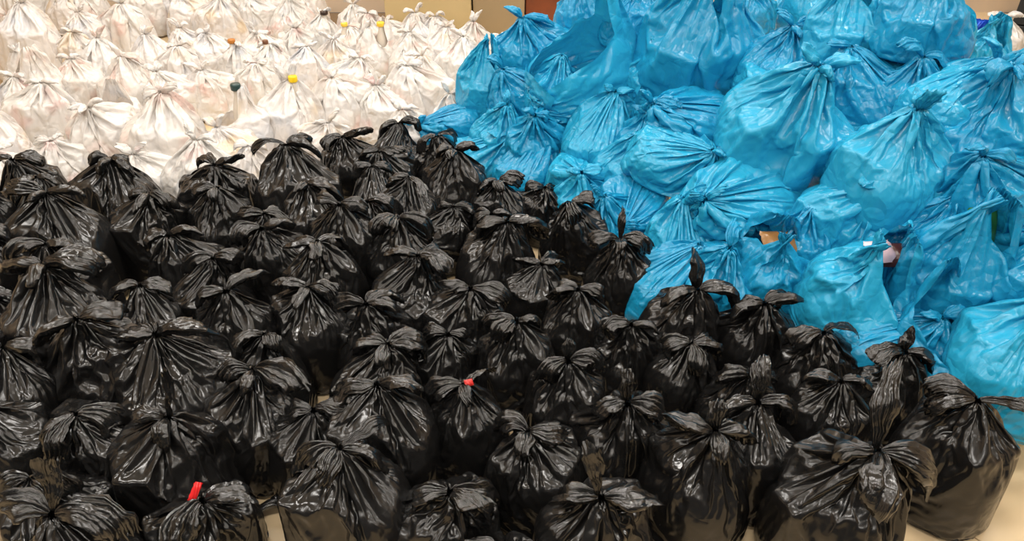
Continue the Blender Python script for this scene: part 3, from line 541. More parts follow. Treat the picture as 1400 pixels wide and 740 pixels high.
WHITE_BAGS = [
 ((-2.077, 3.117, 0), 0.84, 1, -21, 0, 0, [(174, 0.078, 0.043, 15, 0.96, -50, 0), (47, 0.048, 0.026, 25, 0.47, -60, 0)], 'white tied carrier bag, third from left in the front row of white bags'),
 ((-1.576, 2.953, 0), 0.84, 1, 239, 0, 0, [(180, 0.074, 0.054, 49, 1.05, 6, 0), (-6, 0.087, 0.055, 54, 0.51, 40, 0)], 'white tied carrier bag, fourth from left in the front row of white bags'),
 ((-1.351, 2.945, 0), 0.992, 0, 53, 0, 0, [(185, 0.071, 0.038, 66, 0.38, -4, 0), (-4, 0.083, 0.043, 23, 0.94, -1, 0)], 'white tied carrier bag, sixth from left in the front row of white bags'),
 ((-1.127, 2.97, 0), 0.84, 0, 232, 0, 0, [(-3, 0.081, 0.043, 17, 0.77, 9, 0), (176, 0.08, 0.054, 21, 1.39, -18, 0)], 'white tied carrier bag, rightmost in the front row of white bags'),
 ((-2.436, 3.642, 0), 1.032, 2, 191, 0, 0, [(175, 0.082, 0.042, 13, 0.43, 22, 0), (-10, 0.073, 0.046, 24, 0.94, -12, 0)], 'white tied carrier bag, leftmost in second row from front of white bags'),
 ((-1.948, 3.339, 0), 1.079, 1, -58, 0, 0, [(-95, 0.083, 0.04, 16, 0.79, 56, 0), (186, 0.069, 0.043, 14, 0.73, -21, 0), (14, 0.068, 0.05, 46, 1.37, -35, 0)], 'white tied carrier bag, second from left in second row from front of white bags'),
 ((-1.606, 3.198, 0), 1.21, 3, 1, 0, 0, [(-11, 0.082, 0.053, 38, 0.75, 40, 0), (181, 0.066, 0.056, 3, 0.37, -26, 0), (130, 0.054, 0.031, 35, 0.96, -37, 0)], 'white tied carrier bag, fifth from left in the front row of white bags'),
 ((-1.323, 3.418, 0), 1.028, 5, 10, 0, 0, [], 'white open-handled carrier bag, fourth from left in second row from front of white bags'),
 ((-1.13, 3.565, 0), 1.037, 3, -47, 0, 0, [(55, 0.08, 0.057, 75, 0.38, 1, 0), (190, 0.082, 0.043, 65, 0.54, 4, 0)], 'white tied carrier bag, fifth from left in second row from front of white bags'),
 ((-0.89, 3.778, 0), 1.025, 2, 55, 0, 0, [(168, 0.054, 0.037, 64, 1.22, 36, 0), (91, 0.06, 0.038, 26, 1.34, -56, 0)], 'white tied carrier bag, fifth from left in third row from front of white bags'),
 ((-0.669, 3.711, 0), 0.884, 2, -46, 0, 0, [(3, 0.065, 0.051, 49, 0.94, -49, 0), (175, 0.087, 0.057, 61, 1.14, -15, 0)], 'white tied carrier bag, sixth from left in third row from front of white bags'),
 ((-0.49, 3.871, 0), 1.097, 2, 19, 0, 0, [(140, 0.069, 0.04, 9, 1.43, -45, 0), (3, 0.073, 0.041, 27, 0.67, 28, 0)], 'white tied carrier bag, rightmost in third row from front of white bags'),
 ((-0.319, 4.382, 0), 0.949, 3, -36, 0, 0, [(94, 0.075, 0.054, 26, 1.14, 53, 0), (173, 0.078, 0.043, 51, 0.85, 43, 0)], 'white tied carrier bag, rightmost in fourth row from front of white bags'),
 ((-0.288, 3.596, 0), 0.84, 3, 167, 0, 0, [(183, 0.075, 0.039, 72, 0.65, -7, 0), (5, 0.081, 0.042, 19, 0.8, 47, 0)], 'white tied carrier bag, rightmost in second row from front of white bags'),
 ((-0.5, 3.411, 0), 0.84, 2, -48, 0, 0, [(181, 0.067, 0.056, 54, 1.1, -15, 0), (-4, 0.086, 0.057, 27, 0.86, -4, 0)], 'white tied carrier bag, seventh from left in second row from front of white bags'),
 ((-2.189, 2.946, 0), 0.84, 2, -2, 0, 0, [(13, 0.088, 0.058, 53, 1.5, 18, 0), (168, 0.076, 0.046, 16, 0.74, 59, 0)], 'white tied carrier bag, second from left in the front row of white bags'),
 ((-0.904, 3.308, 0), 0.84, 1, 2, 0, 0, [(187, 0.067, 0.041, 19, 1.27, 29, 0), (6, 0.083, 0.04, 71, 1.37, 43, 0)], 'white tied carrier bag, sixth from left in second row from front of white bags'),
 ((-2.664, 4.043, 0), 1.002, 4, -20, 0, 0, [], 'white open-handled carrier bag, second from left in third row from front of white bags'),
 ((-3.049, 4.682, 0), 1.25, 3, 4, 0, 0, [(8, 0.067, 0.058, 50, 0.91, -31, 0), (175, 0.073, 0.042, 44, 0.5, 59, 0)], 'white tied carrier bag, leftmost in sixth row from front of white bags'),
 ((-2.404, 4.362, 0), 1.011, 0, -5, 0, 0, [(9, 0.077, 0.04, 72, 1.16, 14, 0), (124, 0.059, 0.029, 28, 0.65, 28, 0)], 'white tied carrier bag, second from left in fourth row from front of white bags'),
 ((-2.158, 4.047, 0), 0.96, 0, 169, 0, 0, [(-6, 0.118, 0.058, 6, 0.61, -10, 0), (169, 0.086, 0.044, 71, 0.98, 46, 0)], 'white tied carrier bag, third from left in third row from front of white bags'),
 ((-2.219, 4.51, 0), 0.915, 0, 167, 0, 0, [(-7, 0.079, 0.042, 49, 0.7, -14, 0), (124, 0.072, 0.048, 61, 1.11, -21, 0)], 'white tied carrier bag, leftmost in fifth row from front of white bags'),
 ((-2.652, 5.192, 0), 1.065, 2, 124, 0, 0, [(0, 0.07, 0.053, 72, 0.31, -11, 0), (183, 0.087, 0.045, 46, 1.01, -24, 0)], 'white tied carrier bag, leftmost in eighth row from front of white bags'),
 ((-2.844, 5.043, 0), 0.94, 2, -38, 0, 0, [(180, 0.083, 0.038, 60, 0.81, -28, 0), (10, 0.074, 0.043, 62, 0.69, 58, 0)], 'white tied carrier bag, second from left in seventh row from front of white bags'),
 ((-2.461, 4.139, 0), 0.877, 2, -42, 0, 0, [(188, 0.08, 0.039, 41, 1.41, 15, 0), (4, 0.046, 0.04, 55, 0.8, -59, 0)], 'white tied carrier bag, leftmost in fourth row from front of white bags'),
 ((-2.006, 3.58, 0), 0.93, 5, 80, 0, 0, [], 'white open-handled carrier bag, third from left in second row from front of white bags'),
 ((-1.87, 3.949, 0), 0.872, 1, 214, 0, 0, [(95, 0.068, 0.053, 55, 1.3, 48, 0), (193, 0.073, 0.054, 52, 1.08, -12, 0)], 'white tied carrier bag, fourth from left in third row from front of white bags'),
 ((-2.622, 3.818, 0), 0.891, 0, 51, 0, 0, [(-11, 0.072, 0.04, 31, 1.38, -27, 0), (192, 0.069, 0.052, 38, 0.88, 36, 0)], 'white tied carrier bag, leftmost in third row from front of white bags'),
 ((-2.312, 5.485, 0), 0.958, 1, 213, 0, 0, [(172, 0.073, 0.041, 29, 0.99, 2, 0), (10, 0.073, 0.049, 52, 0.58, -21, 0)], 'white tied carrier bag, third from left in eighth row from front of white bags'),
 ((-2.068, 5.307, 0), 1.032, 2, 162, 0, 0, [(182, 0.071, 0.039, 32, 1.04, 26, 0), (-43, 0.088, 0.056, 56, 0.42, -32, 0)], 'white tied carrier bag, fourth from left in eighth row from front of white bags'),
 ((-2.079, 4.826, 0), 0.84, 2, 0, 0, 0, [(167, 0.081, 0.049, 71, 1.22, -42, 0), (9, 0.067, 0.053, 46, 0.44, 4, 0)], 'white tied carrier bag, third from left in sixth row from front of white bags'),
 ((-1.824, 4.569, 0), 0.929, 1, 190, 0, 0, [(-40, 0.073, 0.057, 55, 0.62, 43, 0), (173, 0.065, 0.048, 10, 0.88, -30, 0)], 'white tied carrier bag, third from left in fifth row from front of white bags'),
 ((-2.009, 4.446, 0), 0.889, 2, 123, 0, 0, [(192, 0.068, 0.045, 7, 1.26, -44, 0), (36, 0.082, 0.052, 32, 1.24, -23, 0)], 'white tied carrier bag, second from left in fifth row from front of white bags'),
 ((-1.551, 4.646, 0), 0.861, 1, 178, 0, 0, [(-4, 0.07, 0.05, 6, 0.96, 46, 0), (182, 0.087, 0.053, 72, 0.53, 52, 0), (-94, 0.051, 0.028, 31, 0.47, -43, 0)], 'white tied carrier bag, fourth from left in sixth row from front of white bags'),
 ((-1.639, 4.455, 0), 0.84, 0, -8, 0, 0, [(-57, 0.081, 0.05, 10, 0.53, -48, 0), (185, 0.065, 0.057, 19, 0.56, 48, 0)], 'white tied carrier bag, fourth from left in fifth row from front of white bags'),
 ((-1.68, 4.06, 0), 0.84, 2, 53, 0, 0, [(190, 0.117, 0.043, 46, 1.04, 22, 0), (12, 0.067, 0.048, 65, 1.45, -47, 0)], 'white tied carrier bag, third from left in fourth row from front of white bags'),
 ((-1.433, 4.439, 0), 0.84, 0, -10, 0, 0, [(189, 0.081, 0.048, 0, 0.38, 37, 0), (8, 0.088, 0.054, 1, 1.22, -18, 0)], 'white tied carrier bag, fifth from left in fifth row from front of white bags'),
 ((-1.473, 4.183, 0), 0.84, 2, 126, 0, 0, [(1, 0.073, 0.051, 13, 0.48, 46, 0), (173, 0.076, 0.053, 20, 0.93, 19, 0)], 'white tied carrier bag, fourth from left in fourth row from front of white bags'),
 ((-1.852, 5.583, 0), 0.856, 2, 9, 0, 0, [(171, 0.07, 0.044, 59, 0.95, 21, 0), (-12, 0.083, 0.042, 28, 0.73, 59, 0)], 'white tied carrier bag, fifth from left in eighth row from front of white bags'),
 ((-1.546, 5.368, 0), 0.907, 0, 239, 0, 0, [(14, 0.075, 0.051, 68, 0.97, -35, 0), (-78, 0.066, 0.057, 72, 0.81, -56, 0)], 'white tied carrier bag, sixth from left in eighth row from front of white bags'),
 ((-1.398, 4.865, 0), 0.84, 1, -43, 0, 0, [(170, 0.076, 0.042, 60, 0.68, -44, 0), (-13, 0.07, 0.052, 50, 0.74, 46, 0)], 'white tied carrier bag, third from left in seventh row from front of white bags'),
 ((-1.216, 4.355, 0), 0.868, 0, 51, 0, 0, [(12, 0.066, 0.041, 14, 0.45, -23, 0), (181, 0.077, 0.049, 6, 0.57, 54, 0)], 'white tied carrier bag, fifth from left in fourth row from front of white bags'),
 ((-1.275, 5.065, 0), 0.84, 0, 51, 0, 0, [(125, 0.072, 0.049, 34, 1.02, 57, 0), (10, 0.076, 0.041, 57, 0.78, -57, 0)], 'white tied carrier bag, seventh from left in eighth row from front of white bags'),
 ((-1.095, 5.341, 0), 0.84, 0, -26, 0, 0, [(171, 0.082, 0.042, 37, 1.08, 36, 0), (-1, 0.069, 0.038, 46, 0.74, -29, 0)], 'white tied carrier bag, rightmost in eighth row from front of white bags'),
 ((-0.911, 4.98, 0), 0.894, 3, 150, 0, 0, [(-9, 0.068, 0.049, 19, 1.44, 10, 0), (180, 0.081, 0.05, 42, 1.4, -4, 0)], 'white tied carrier bag, fourth from left in seventh row from front of white bags'),
 ((-0.767, 4.98, 0), 0.84, 1, 232, 0, 0, [(83, 0.078, 0.041, 26, 0.97, 22, 0), (180, 0.087, 0.048, 20, 0.99, 0, 0)], 'white tied carrier bag, fifth from left in seventh row from front of white bags'),
 ((-0.6, 4.98, 0), 0.896, 3, 127, 0, 0, [(45, 0.076, 0.05, 60, 0.58, -50, 0), (189, 0.084, 0.043, 42, 1.44, -9, 0)], 'white tied carrier bag, sixth from left in seventh row from front of white bags'),
 ((-0.828, 4.663, 0), 0.936, 4, 30, 0, 0, [], 'white open-handled carrier bag, sixth from left in sixth row from front of white bags'),
 ((-1.027, 4.796, 0), 0.84, 1, 155, 0, 0, [(12, 0.08, 0.051, 10, 0.6, 20, 0), (186, 0.071, 0.043, 54, 0.35, -3, 0)], 'white tied carrier bag, fifth from left in sixth row from front of white bags'),
 ((-0.617, 4.605, 0), 0.881, 0, 235, 0, 0, [(-1, 0.08, 0.051, 73, 0.49, 44, 0), (173, 0.071, 0.045, 20, 1.15, 33, 0)], 'white tied carrier bag, seventh from left in fifth row from front of white bags'),
 ((-0.923, 4.224, 0), 0.843, 1, 30, 0, 0, [(178, 0.074, 0.045, 37, 1.41, -28, 0), (-8, 0.082, 0.038, 17, 1.04, 58, 0)], 'white tied carrier bag, sixth from left in fourth row from front of white bags'),
 ((-0.51, 4.19, 0), 0.84, 0, 203, 0, 0, [(40, 0.071, 0.041, 70, 1.39, -20, 0), (174, 0.087, 0.05, 21, 0.93, -20, 0)], 'white tied carrier bag, seventh from left in fourth row from front of white bags'),
 ((-0.448, 4.726, 0), 0.84, 3, -52, 0, 0, [(190, 0.077, 0.047, 44, 0.59, -36, 0), (-5, 0.066, 0.038, 48, 0.8, 54, 0)], 'white tied carrier bag, seventh from left in sixth row from front of white bags'),
 ((-0.252, 4.792, 0), 0.901, 3, 230, 0, 0, [(102, 0.066, 0.046, 69, 0.9, 37, 0), (13, 0.079, 0.046, 74, 1.04, -38, 0)], 'white tied carrier bag, rightmost in sixth row from front of white bags'),
 ((-0.032, 4.626, 0), 0.84, 1, 186, 0, 0, [(8, 0.079, 0.056, 4, 0.37, -55, 0), (193, 0.087, 0.041, 0, 0.86, 6, 0)], 'white tied carrier bag, rightmost in fifth row from front of white bags'),
 ((-1.072, 4.502, 0), 0.84, 3, 224, 0, 0, [(180, 0.083, 0.042, 31, 0.4, 44, 0), (2, 0.07, 0.049, 55, 1.04, 29, 0)], 'white tied carrier bag, sixth from left in fifth row from front of white bags'),
 ((-3.188, 4.916, 0), 1.006, 1, 234, 0, 0, [(194, 0.085, 0.056, 63, 1.17, -57, 0), (2, 0.082, 0.055, 20, 0.55, -49, 0)], 'white tied carrier bag, leftmost in seventh row from front of white bags'),
 ((-0.474, 4.98, 0), 0.84, 3, 145, 0, 0, [(175, 0.079, 0.046, 36, 1.36, -5, 0), (-1, 0.074, 0.056, 50, 1.19, -12, 0)], 'white tied carrier bag, rightmost in seventh row from front of white bags'),
 ((-2.805, 4.747, 0), 0.854, 2, 147, 0, 0, [(178, 0.08, 0.042, 26, 1.15, 58, 0), (-14, 0.075, 0.053, 30, 1.49, -33, 0)], 'white tied carrier bag, second from left in sixth row from front of white bags'),
 ((-1.296, 3.192, 0), 0.872, 1, 210, 0, 0, [(168, 0.078, 0.054, 53, 1.21, 11, 0), (7, 0.078, 0.043, 74, 0.46, 5, 0)], 'white tied carrier bag, seventh from left in the front row of white bags'),
 ((-3.647, 5.75, 0), 1.016, 2, 37, 0, 0, [(174, 0.078, 0.048, 67, 1.1, 15, 0), (-6, 0.084, 0.046, 40, 1.49, -5, 0)], 'white tied carrier bag, leftmost in the back row of white bags'),
 ((-3.27, 5.678, 0), 0.982, 0, 234, 0, 0, [(88, 0.066, 0.038, 53, 0.48, -34, 0), (2, 0.077, 0.048, 47, 1.3, 35, 0)], 'white tied carrier bag, second from left in the back row of white bags'),
 ((-3.185, 5.75, 0), 0.937, 1, -35, 0, 0, [(-11, 0.067, 0.054, 52, 0.33, -1, 0), (189, 0.085, 0.042, 66, 0.56, -20, 0)], 'white tied carrier bag, third from left in the back row of white bags'),
 ((-2.702, 5.598, 0), 1.005, 3, 24, 0, 0, [(178, 0.084, 0.049, 17, 1.04, -33, 0), (-10, 0.088, 0.044, 69, 1.11, 39, 0)], 'white tied carrier bag, second from left in eighth row from front of white bags'),
 ((-2.563, 5.75, 0), 1.011, 1, 177, 0, 0, [(172, 0.086, 0.055, 54, 0.36, -33, 0), (5, 0.066, 0.055, 3, 0.72, -49, 0)], 'white tied carrier bag, fourth from left in the back row of white bags'),
 ((-2.269, 5.719, 0), 1.01, 3, 192, 0, 0, [(-12, 0.067, 0.038, 50, 1.13, -27, 0), (130, 0.076, 0.043, 19, 0.65, -17, 0)], 'white tied carrier bag, fifth from left in the back row of white bags'),
 ((-2.13, 5.75, 0), 0.947, 2, 122, 0, 0, [(175, 0.079, 0.043, 38, 0.67, -4, 0), (11, 0.083, 0.05, 31, 0.77, 0, 0)], 'white tied carrier bag, sixth from left in the back row of white bags'),
 ((-1.787, 5.75, 0), 0.942, 2, -4, 0, 0, [(84, 0.072, 0.045, 28, 1.41, 3, 0), (182, 0.076, 0.045, 17, 1.0, 0, 0)], 'white tied carrier bag, seventh from left in the back row of white bags'),
 ((-1.555, 5.75, 0), 1.005, 1, -51, 0, 0, [(1, 0.073, 0.046, 27, 1.45, -25, 0), (181, 0.067, 0.055, 34, 1.49, 30, 0)], 'white tied carrier bag, rightmost in the back row of white bags'),
 ((-2.437, 3.229, 0), 0.955, 3, 11, 0, 0, [(182, 0.069, 0.047, 34, 0.95, -34, 0), (-5, 0.078, 0.05, 16, 0.39, 19, 0)], 'white tied carrier bag, leftmost in the front row of white bags'),
]
BLUE_BAGS = [
 ((-0.1, 3.518, 0.262), 0.82, 4, 10, -90, 8, [], 'blue open bag with pointed handles standing at the left edge of blue pile'),
 ((-0.041, 3.219, 0.12), 0.82, 0, 20, -90, 10, [(97, 0.06, 0.047, 61, 1.17, -29, 0), (187, 0.054, 0.031, 2, 0.5, -36, 0)], 'blue bag with a pointed top in front of pointed-handle bag at left edge'),
 ((-0.251, 3.401, 0.133), 0.82, 3, 15, 180, 20, [(179, 0.103, 0.052, 48, 1.04, -38, 0), (12, 0.054, 0.04, 54, 0.52, -30, 0)], 'small blue bag slumped against white bags at far left of blue pile'),
 ((0.106, 3.575, 0.395), 0.934, 2, 10, -90, 12, [(0, 0.139, 0.057, 5, 0.52, 21, 0), (173, 0.084, 0.064, 47, 0.76, 20, 0)], 'blue bag below the brown cabinet, with a long loop hanging right'),
 ((-0.128, 3.157, 0.084), 0.82, 1, 0, -90, 10, [(186, 0.09, 0.045, 4, 0.33, 4, 0), (14, 0.06, 0.036, 14, 0.9, 50, 0)], 'low blue bag pressed against black bags at far left of pile'),
 ((0.334, 3.254, 0.41), 1.21, 5, 20, -110, 14, [], 'large blue bag with one tall peaked handle and a gaping mouth at left'),
 ((0.137, 3.136, 0.182), 0.874, 2, 40, -90, 25, [(0, 0.068, 0.04, 6, 1.34, 27, 0), (167, 0.057, 0.039, 57, 1.17, 29, 0)], 'smooth round blue bag beneath the gaping open bag'),
 ((0.075, 3.359, 0.288), 0.82, 1, 180, -90, 15, [(167, 0.099, 0.048, 66, 0.76, -57, 0)], 'blue bag squeezed between pointed-handle bag and gaping open bag'),
 ((0.375, 2.999, 0.269), 0.875, 1, 70, -100, 25, [(-12, 0.077, 0.064, 8, 0.64, -56, 0), (171, 0.055, 0.034, 40, 0.75, -40, 0)], 'blue bag with diagonal pleats under right side of gaping open bag'),
 ((0.658, 3.155, 0.402), 0.82, 2, -30, -90, 20, [(-10, 0.092, 0.056, 46, 0.53, -55, 0), (175, 0.076, 0.065, 70, 0.46, 5, 0)], 'crumpled blue bag between gaping open bag and the big top bag'),
 ((0.546, 3.42, 0.607), 0.82, 0, 60, -90, 5, [(-3, 0.096, 0.053, 21, 0.65, -55, 0), (187, 0.098, 0.061, 64, 1.22, -13, 0)], 'blue bag standing at back left of the pile crest'),
 ((0.807, 3.142, 0.508), 1.35, 4, -10, -90, 16, [], 'big blue bag with gathered handles on top of pile, centre'),
 ((0.744, 2.829, 0.373), 1.043, 3, 0, -90, 12, [(169, 0.072, 0.043, 72, 1.38, 13, 0), (2, 0.101, 0.068, 11, 0.78, 55, 0)], 'blue bag lying on its side just under the big top bag'),
 ((1.015, 2.627, 0.36), 1.35, 0, -10, -90, 16, [(2, 0.108, 0.072, 24, 1.03, -26, 0), (171, 0.089, 0.065, 52, 0.53, -16, 0), (-80, 0.057, 0.04, 0, 0.69, -60, 0)], 'largest blue bag, tied, in the middle of the pile'),
 ((0.6, 2.673, 0.33), 0.82, 1, -10, -70, 30, [(-6, 0.104, 0.059, 36, 1.17, -32, 0), (-80, 0.072, 0.038, 56, 0.86, -22, 0)], 'round blue bag with its neck twisted to the right, middle left'),
 ((0.273, 2.781, 0.095), 0.82, 2, 90, -90, 20, [(5, 0.08, 0.063, 12, 0.34, 14, 0), (178, 0.057, 0.043, 4, 0.42, 56, 0)], 'blue bag behind the black bags, under the pleated blue bag'),
 ((0.485, 2.621, 0.161), 0.82, 3, 60, -100, 30, [(-13, 0.062, 0.045, 28, 0.44, 43, 0)], 'pale creased blue bag left of the twisted-neck bag'),
 ((0.868, 2.435, 0.253), 1.115, 3, 10, -90, 28, [(184, 0.054, 0.035, 40, 0.45, -52, 0), (3, 0.069, 0.037, 66, 0.96, 27, 0)], 'wide blue bag lying flat under the largest tied blue bag'),
 ((0.645, 2.358, 0.115), 0.82, 1, 100, -110, 28, [(2, 0.1, 0.06, 47, 0.86, 33, 0)], 'blue bag leaning left beside the black bags at pile front'),
 ((1.133, 2.212, 0.289), 0.845, 2, 150, -90, 16, [(121, 0.089, 0.05, 4, 0.46, 1, 0), (183, 0.095, 0.068, 38, 1.26, -5, 0)], 'dull blue bag under the peaked bag, with a bent ear'),
 ((1.238, 2.26, 0.405), 1.046, 0, 100, -90, 14, [(-93, 0.102, 0.056, 75, 0.36, -17, 0), (-3, 0.055, 0.042, 45, 1.22, -9, 0), (88, 0.059, 0.037, 36, 0.46, 46, 0)], 'blue peaked bag with sharp vertical folds, right of largest bag'),
 ((0.886, 2.145, 0.129), 0.906, 6, 70, -100, 18, [], 'blue open bag showing brown packets, at the pile foot'),
 ((1.115, 1.953, 0.141), 1.104, 6, 5, -90, 16, [], 'blue open bag with arched handles showing a pink packet'),
 ((1.356, 1.901, 0.266), 0.956, 4, 15, -90, 12, [], 'tall blue bag with a slit mouth showing green packet, lower right'),
 ((0.698, 2.134, 0.057), 0.82, 0, 0, -90, 10, [(80, 0.101, 0.062, 45, 0.36, -6, 0)], 'narrow blue bag end poking up beside front black bags'),
 ((1.578, 2.348, 0.494), 1.099, 0, 200, -90, 14, [(12, 0.085, 0.047, 49, 0.86, -56, 0), (191, 0.098, 0.049, 23, 1.4, -4, 0), (-98, 0.066, 0.032, 24, 1.17, 14, 0)], 'big tied blue bag at the right frame edge, upper half'),
 ((1.526, 2.095, 0.474), 0.82, 1, 190, -90, 18, [(191, 0.098, 0.045, 71, 1.34, 6, 0), (-7, 0.091, 0.052, 25, 0.8, 31, 0)], 'blue bag at right frame edge beneath the big tied bag'),
 ((1.456, 2.572, 0.562), 0.82, 2, 0, -90, 10, [(186, 0.13, 0.063, 62, 0.9, -40, 0), (4, 0.116, 0.061, 10, 1.14, 13, 0)], 'blue bag knotted in a thick bow behind the peaked bag'),
 ((1.042, 2.902, 0.547), 0.82, 0, 30, -90, 8, [(3, 0.093, 0.062, 31, 1.08, 56, 0), (176, 0.087, 0.053, 64, 1.26, -18, 0), (-85, 0.07, 0.037, 8, 1.26, -22, 0)], 'blue bag with a frilly knot behind the largest tied bag'),
 ((1.256, 2.835, 0.713), 0.82, 4, 15, -90, 6, [], 'blue open bag with tall handles at back of pile, centre right'),
 ((1.458, 2.679, 0.79), 0.82, 4, -5, -90, 4, [], 'flat-fronted blue bag with two strap handles cut by frame top'),
 ((2.148, 3.757, 0.475), 0.82, 5, 80, -90, 4, [], 'darker blue bag half hidden behind the strap-handled bag'),
 ((2.451, 3.869, 0.28), 0.921, 6, 20, -90, 8, [], 'blue bag with a round hole under its handle, near black cabinet'),
 ((1.482, 2.428, 0.63), 0.82, 1, 30, -90, 10, [(192, 0.114, 0.061, 67, 0.4, 17, 0), (-7, 0.097, 0.049, 15, 0.65, -3, 0)], 'blue bag with thin crossing straps at right edge below black cabinet'),
 ((1.696, 3.607, 0.576), 0.82, 0, -60, -90, 4, [(-2, 0.084, 0.061, 24, 0.53, 36, 0), (169, 0.078, 0.063, 45, 0.68, -6, 0)], 'blue bag at the back, between the two tall open bags'),
 ((1.406, 1.597, 0.138), 0.99, 0, 60, -90, 5, [(167, 0.088, 0.052, 65, 0.99, 51, 0), (-10, 0.099, 0.046, 31, 0.49, -49, 0)], 'big blue bag standing on the floor at lower right edge'),
 ((1.265, 1.72, 0.144), 0.82, 5, 110, -90, 8, [], 'blue bag with a looping handle beside the floor bag, lower right'),
 ((1.129, 1.779, 0.113), 0.82, 1, 0, -90, 8, [(194, 0.065, 0.046, 35, 1.23, 17, 0), (5, 0.08, 0.057, 52, 0.98, 26, 0)], 'low blue bag under the arched-handle bag'),
 ((0.071, 2.994, 0.114), 0.82, 1, 60, -90, 12, [(8, 0.069, 0.032, 72, 0.67, -41, 0), (178, 0.089, 0.058, 63, 1.26, -20, 0)], 'blue bag with pleated neck just behind the rear black bags'),
 ((1.502, 1.851, 0.324), 0.82, 2, 80, -90, 10, [(166, 0.091, 0.046, 58, 1.01, -28, 0)], 'blue bag cut by the right frame edge at mid height'),
 ((0.395, 2.531, 0.053), 0.82, 2, 10, -90, 10, [(185, 0.061, 0.04, 51, 0.43, -29, 0)], 'half-hidden blue bag behind the black bag with the upright tail'),
 ((0.526, 2.155, 0.074), 0.82, 1, 30, -90, 5, [], 'lowest blue bag, only a sliver showing behind black bags'),
 ((1.076, 3.509, 0.605), 0.82, 2, 60, -90, 5, [(-10, 0.082, 0.057, 63, 0.76, 58, 0), (170, 0.099, 0.067, 70, 0.55, 38, 0)], 'blue bag at the back, right of the big top bag'),
 ((1.396, 3.609, 0.599), 0.82, 0, 120, -90, 5, [(169, 0.081, 0.05, 10, 0.72, -3, 0), (-7, 0.094, 0.061, 35, 0.74, -5, 0)], 'blue bag at the back behind the frilly-knot bag'),
 ((0.338, 3.808, 0.502), 0.82, 4, 80, -90, 5, [], 'blue bag with upright handles before the brown cabinet'),
 ((1.007, 2.849, 0.556), 0.82, 3, 120, -90, 14, [(-1, 0.095, 0.061, 3, 0.76, -43, 0), (176, 0.077, 0.046, 2, 0.68, 41, 0)], 'crinkled blue bag just behind left shoulder of the largest bag'),
 ((1.29, 2.614, 0.593), 0.82, 1, 150, -90, 14, [(176, 0.085, 0.047, 13, 0.43, -14, 0)], 'blue bag wedged between the largest bag and the bow-knotted bag'),
 ((0.201, 3.301, 0.313), 0.82, 0, 0, -90, 8, [], 'small blue bag corner deep under the gaping open bag'),
 ((0.579, 2.913, 0.265), 0.82, 2, 50, -90, 15, [(166, 0.068, 0.035, 14, 0.68, -50, 0)], 'blue bag showing only in the gap right of the diagonal-pleated bag'),
 ((1.281, 2.499, 0.436), 0.82, 1, 20, -90, 10, [(188, 0.068, 0.036, 60, 0.61, -3, 0)], 'blue bag showing only in the gap between largest and peaked bags'),
 ((0.487, 2.819, 0.158), 0.82, 0, 20, -90, 10, [], 'blue bag deep behind the twisted-neck bag'),
 ((1.035, 2.21, 0.191), 0.82, 2, 20, -90, 10, [], 'blue bag deep between the two open bags of the front'),
 ((1.354, 2.097, 0.265), 0.82, 0, 20, -90, 10, [], 'blue bag deep beneath the peaked bag'),
 ((1.698, 2.411, 0.646), 0.82, 2, 20, -90, 10, [(189, 0.102, 0.058, 74, 0.54, -39, 0)], 'blue bag at right frame edge just under the dark drawer cabinet'),
 ((1.421, 2.699, 0.568), 0.82, 0, 20, -90, 8, [], 'blue bag deep between the bow-knotted bag and the strap-handled bag'),
]
CAPS = [(-1.073, 3.553, 0.401), (-1.071, 4.826, 0.301), (-0.808, 4.645, 0.356), (-1.303, 3.4, 0.367), (-1.661, 4.421, 0.318), (-1.456, 4.404, 0.318), (-1.242, 5.037, 0.318)]
# ------------------------------------------------------------------ lay the bags out
make_patterns(BLACK+BLUE+WHITE)
ER = random.Random(77)
def put_bags(rows, pats, mats, name, cat, group, seed):
    rnd = random.Random(seed); made = []
    for k, (loc, s, pi, yaw, laz, la, ears, label) in enumerate(rows):
        d = pats[pi]
        r = thing(name, label, cat, loc, group)
        R = Matrix.Rotation(math.radians(yaw), 4, 'Z')
        if la:
            a = math.radians(laz); R = Matrix.Rotation(math.radians(la), 4, Vector((-math.sin(a), math.cos(a), 0))) @ R
        r.rotation_euler = R.to_euler(); r.scale = (s, s, s)
        mat = mats[rnd.randrange(len(mats))]
        key = 'v_'+mat.name
        if key not in d:
            d[key] = [m.copy() for m in [d['body_m']]+([d['knot_m']] if d['kind'] == 'tied' else d['hand_m'])]
            for m in d[key]: m.materials.append(M_BLACK_LOOSE if mat is M_BLACK and m is not d[key][0] else mat)
        ms = d[key]
        link('bag_body', ms[0], parent=r)
        if d['kind'] == 'tied':
            link('knot', ms[1], parent=r)
            bv = d['bvh']
            def ground(x, y):
                h = bv.ray_cast(Vector((x, y, 1)), Vector((0, 0, -1)))
                return h[0].z if h[0] else -1
            for az, L, W, rise, droop, roll, tail in ears:
                link('tail' if tail else 'handle', ear_mesh(ER, d['knot'], math.radians(az-yaw), L/s**.5, W/s**.5, rise, droop, roll, bool(tail), ground), M_BLACK_LOOSE if mat is M_BLACK else mat, r)
        else:
            for m in ms[1:]: link('handle', m, parent=r)
        made.append(r)
    return made
black = put_bags(BLACK_BAGS, BLACK, [M_BLACK], 'bin_bag', 'bag', 'black knotted bags on the floor', 1)
white = put_bags(WHITE_BAGS, WHITE, M_WHITE, 'carrier_bag', 'bag', 'white carrier bags on the floor', 2)
blue = put_bags(BLUE_BAGS, BLUE, M_BLUE, 'carrier_bag', 'bag', 'blue carrier bags in the pile', 3)
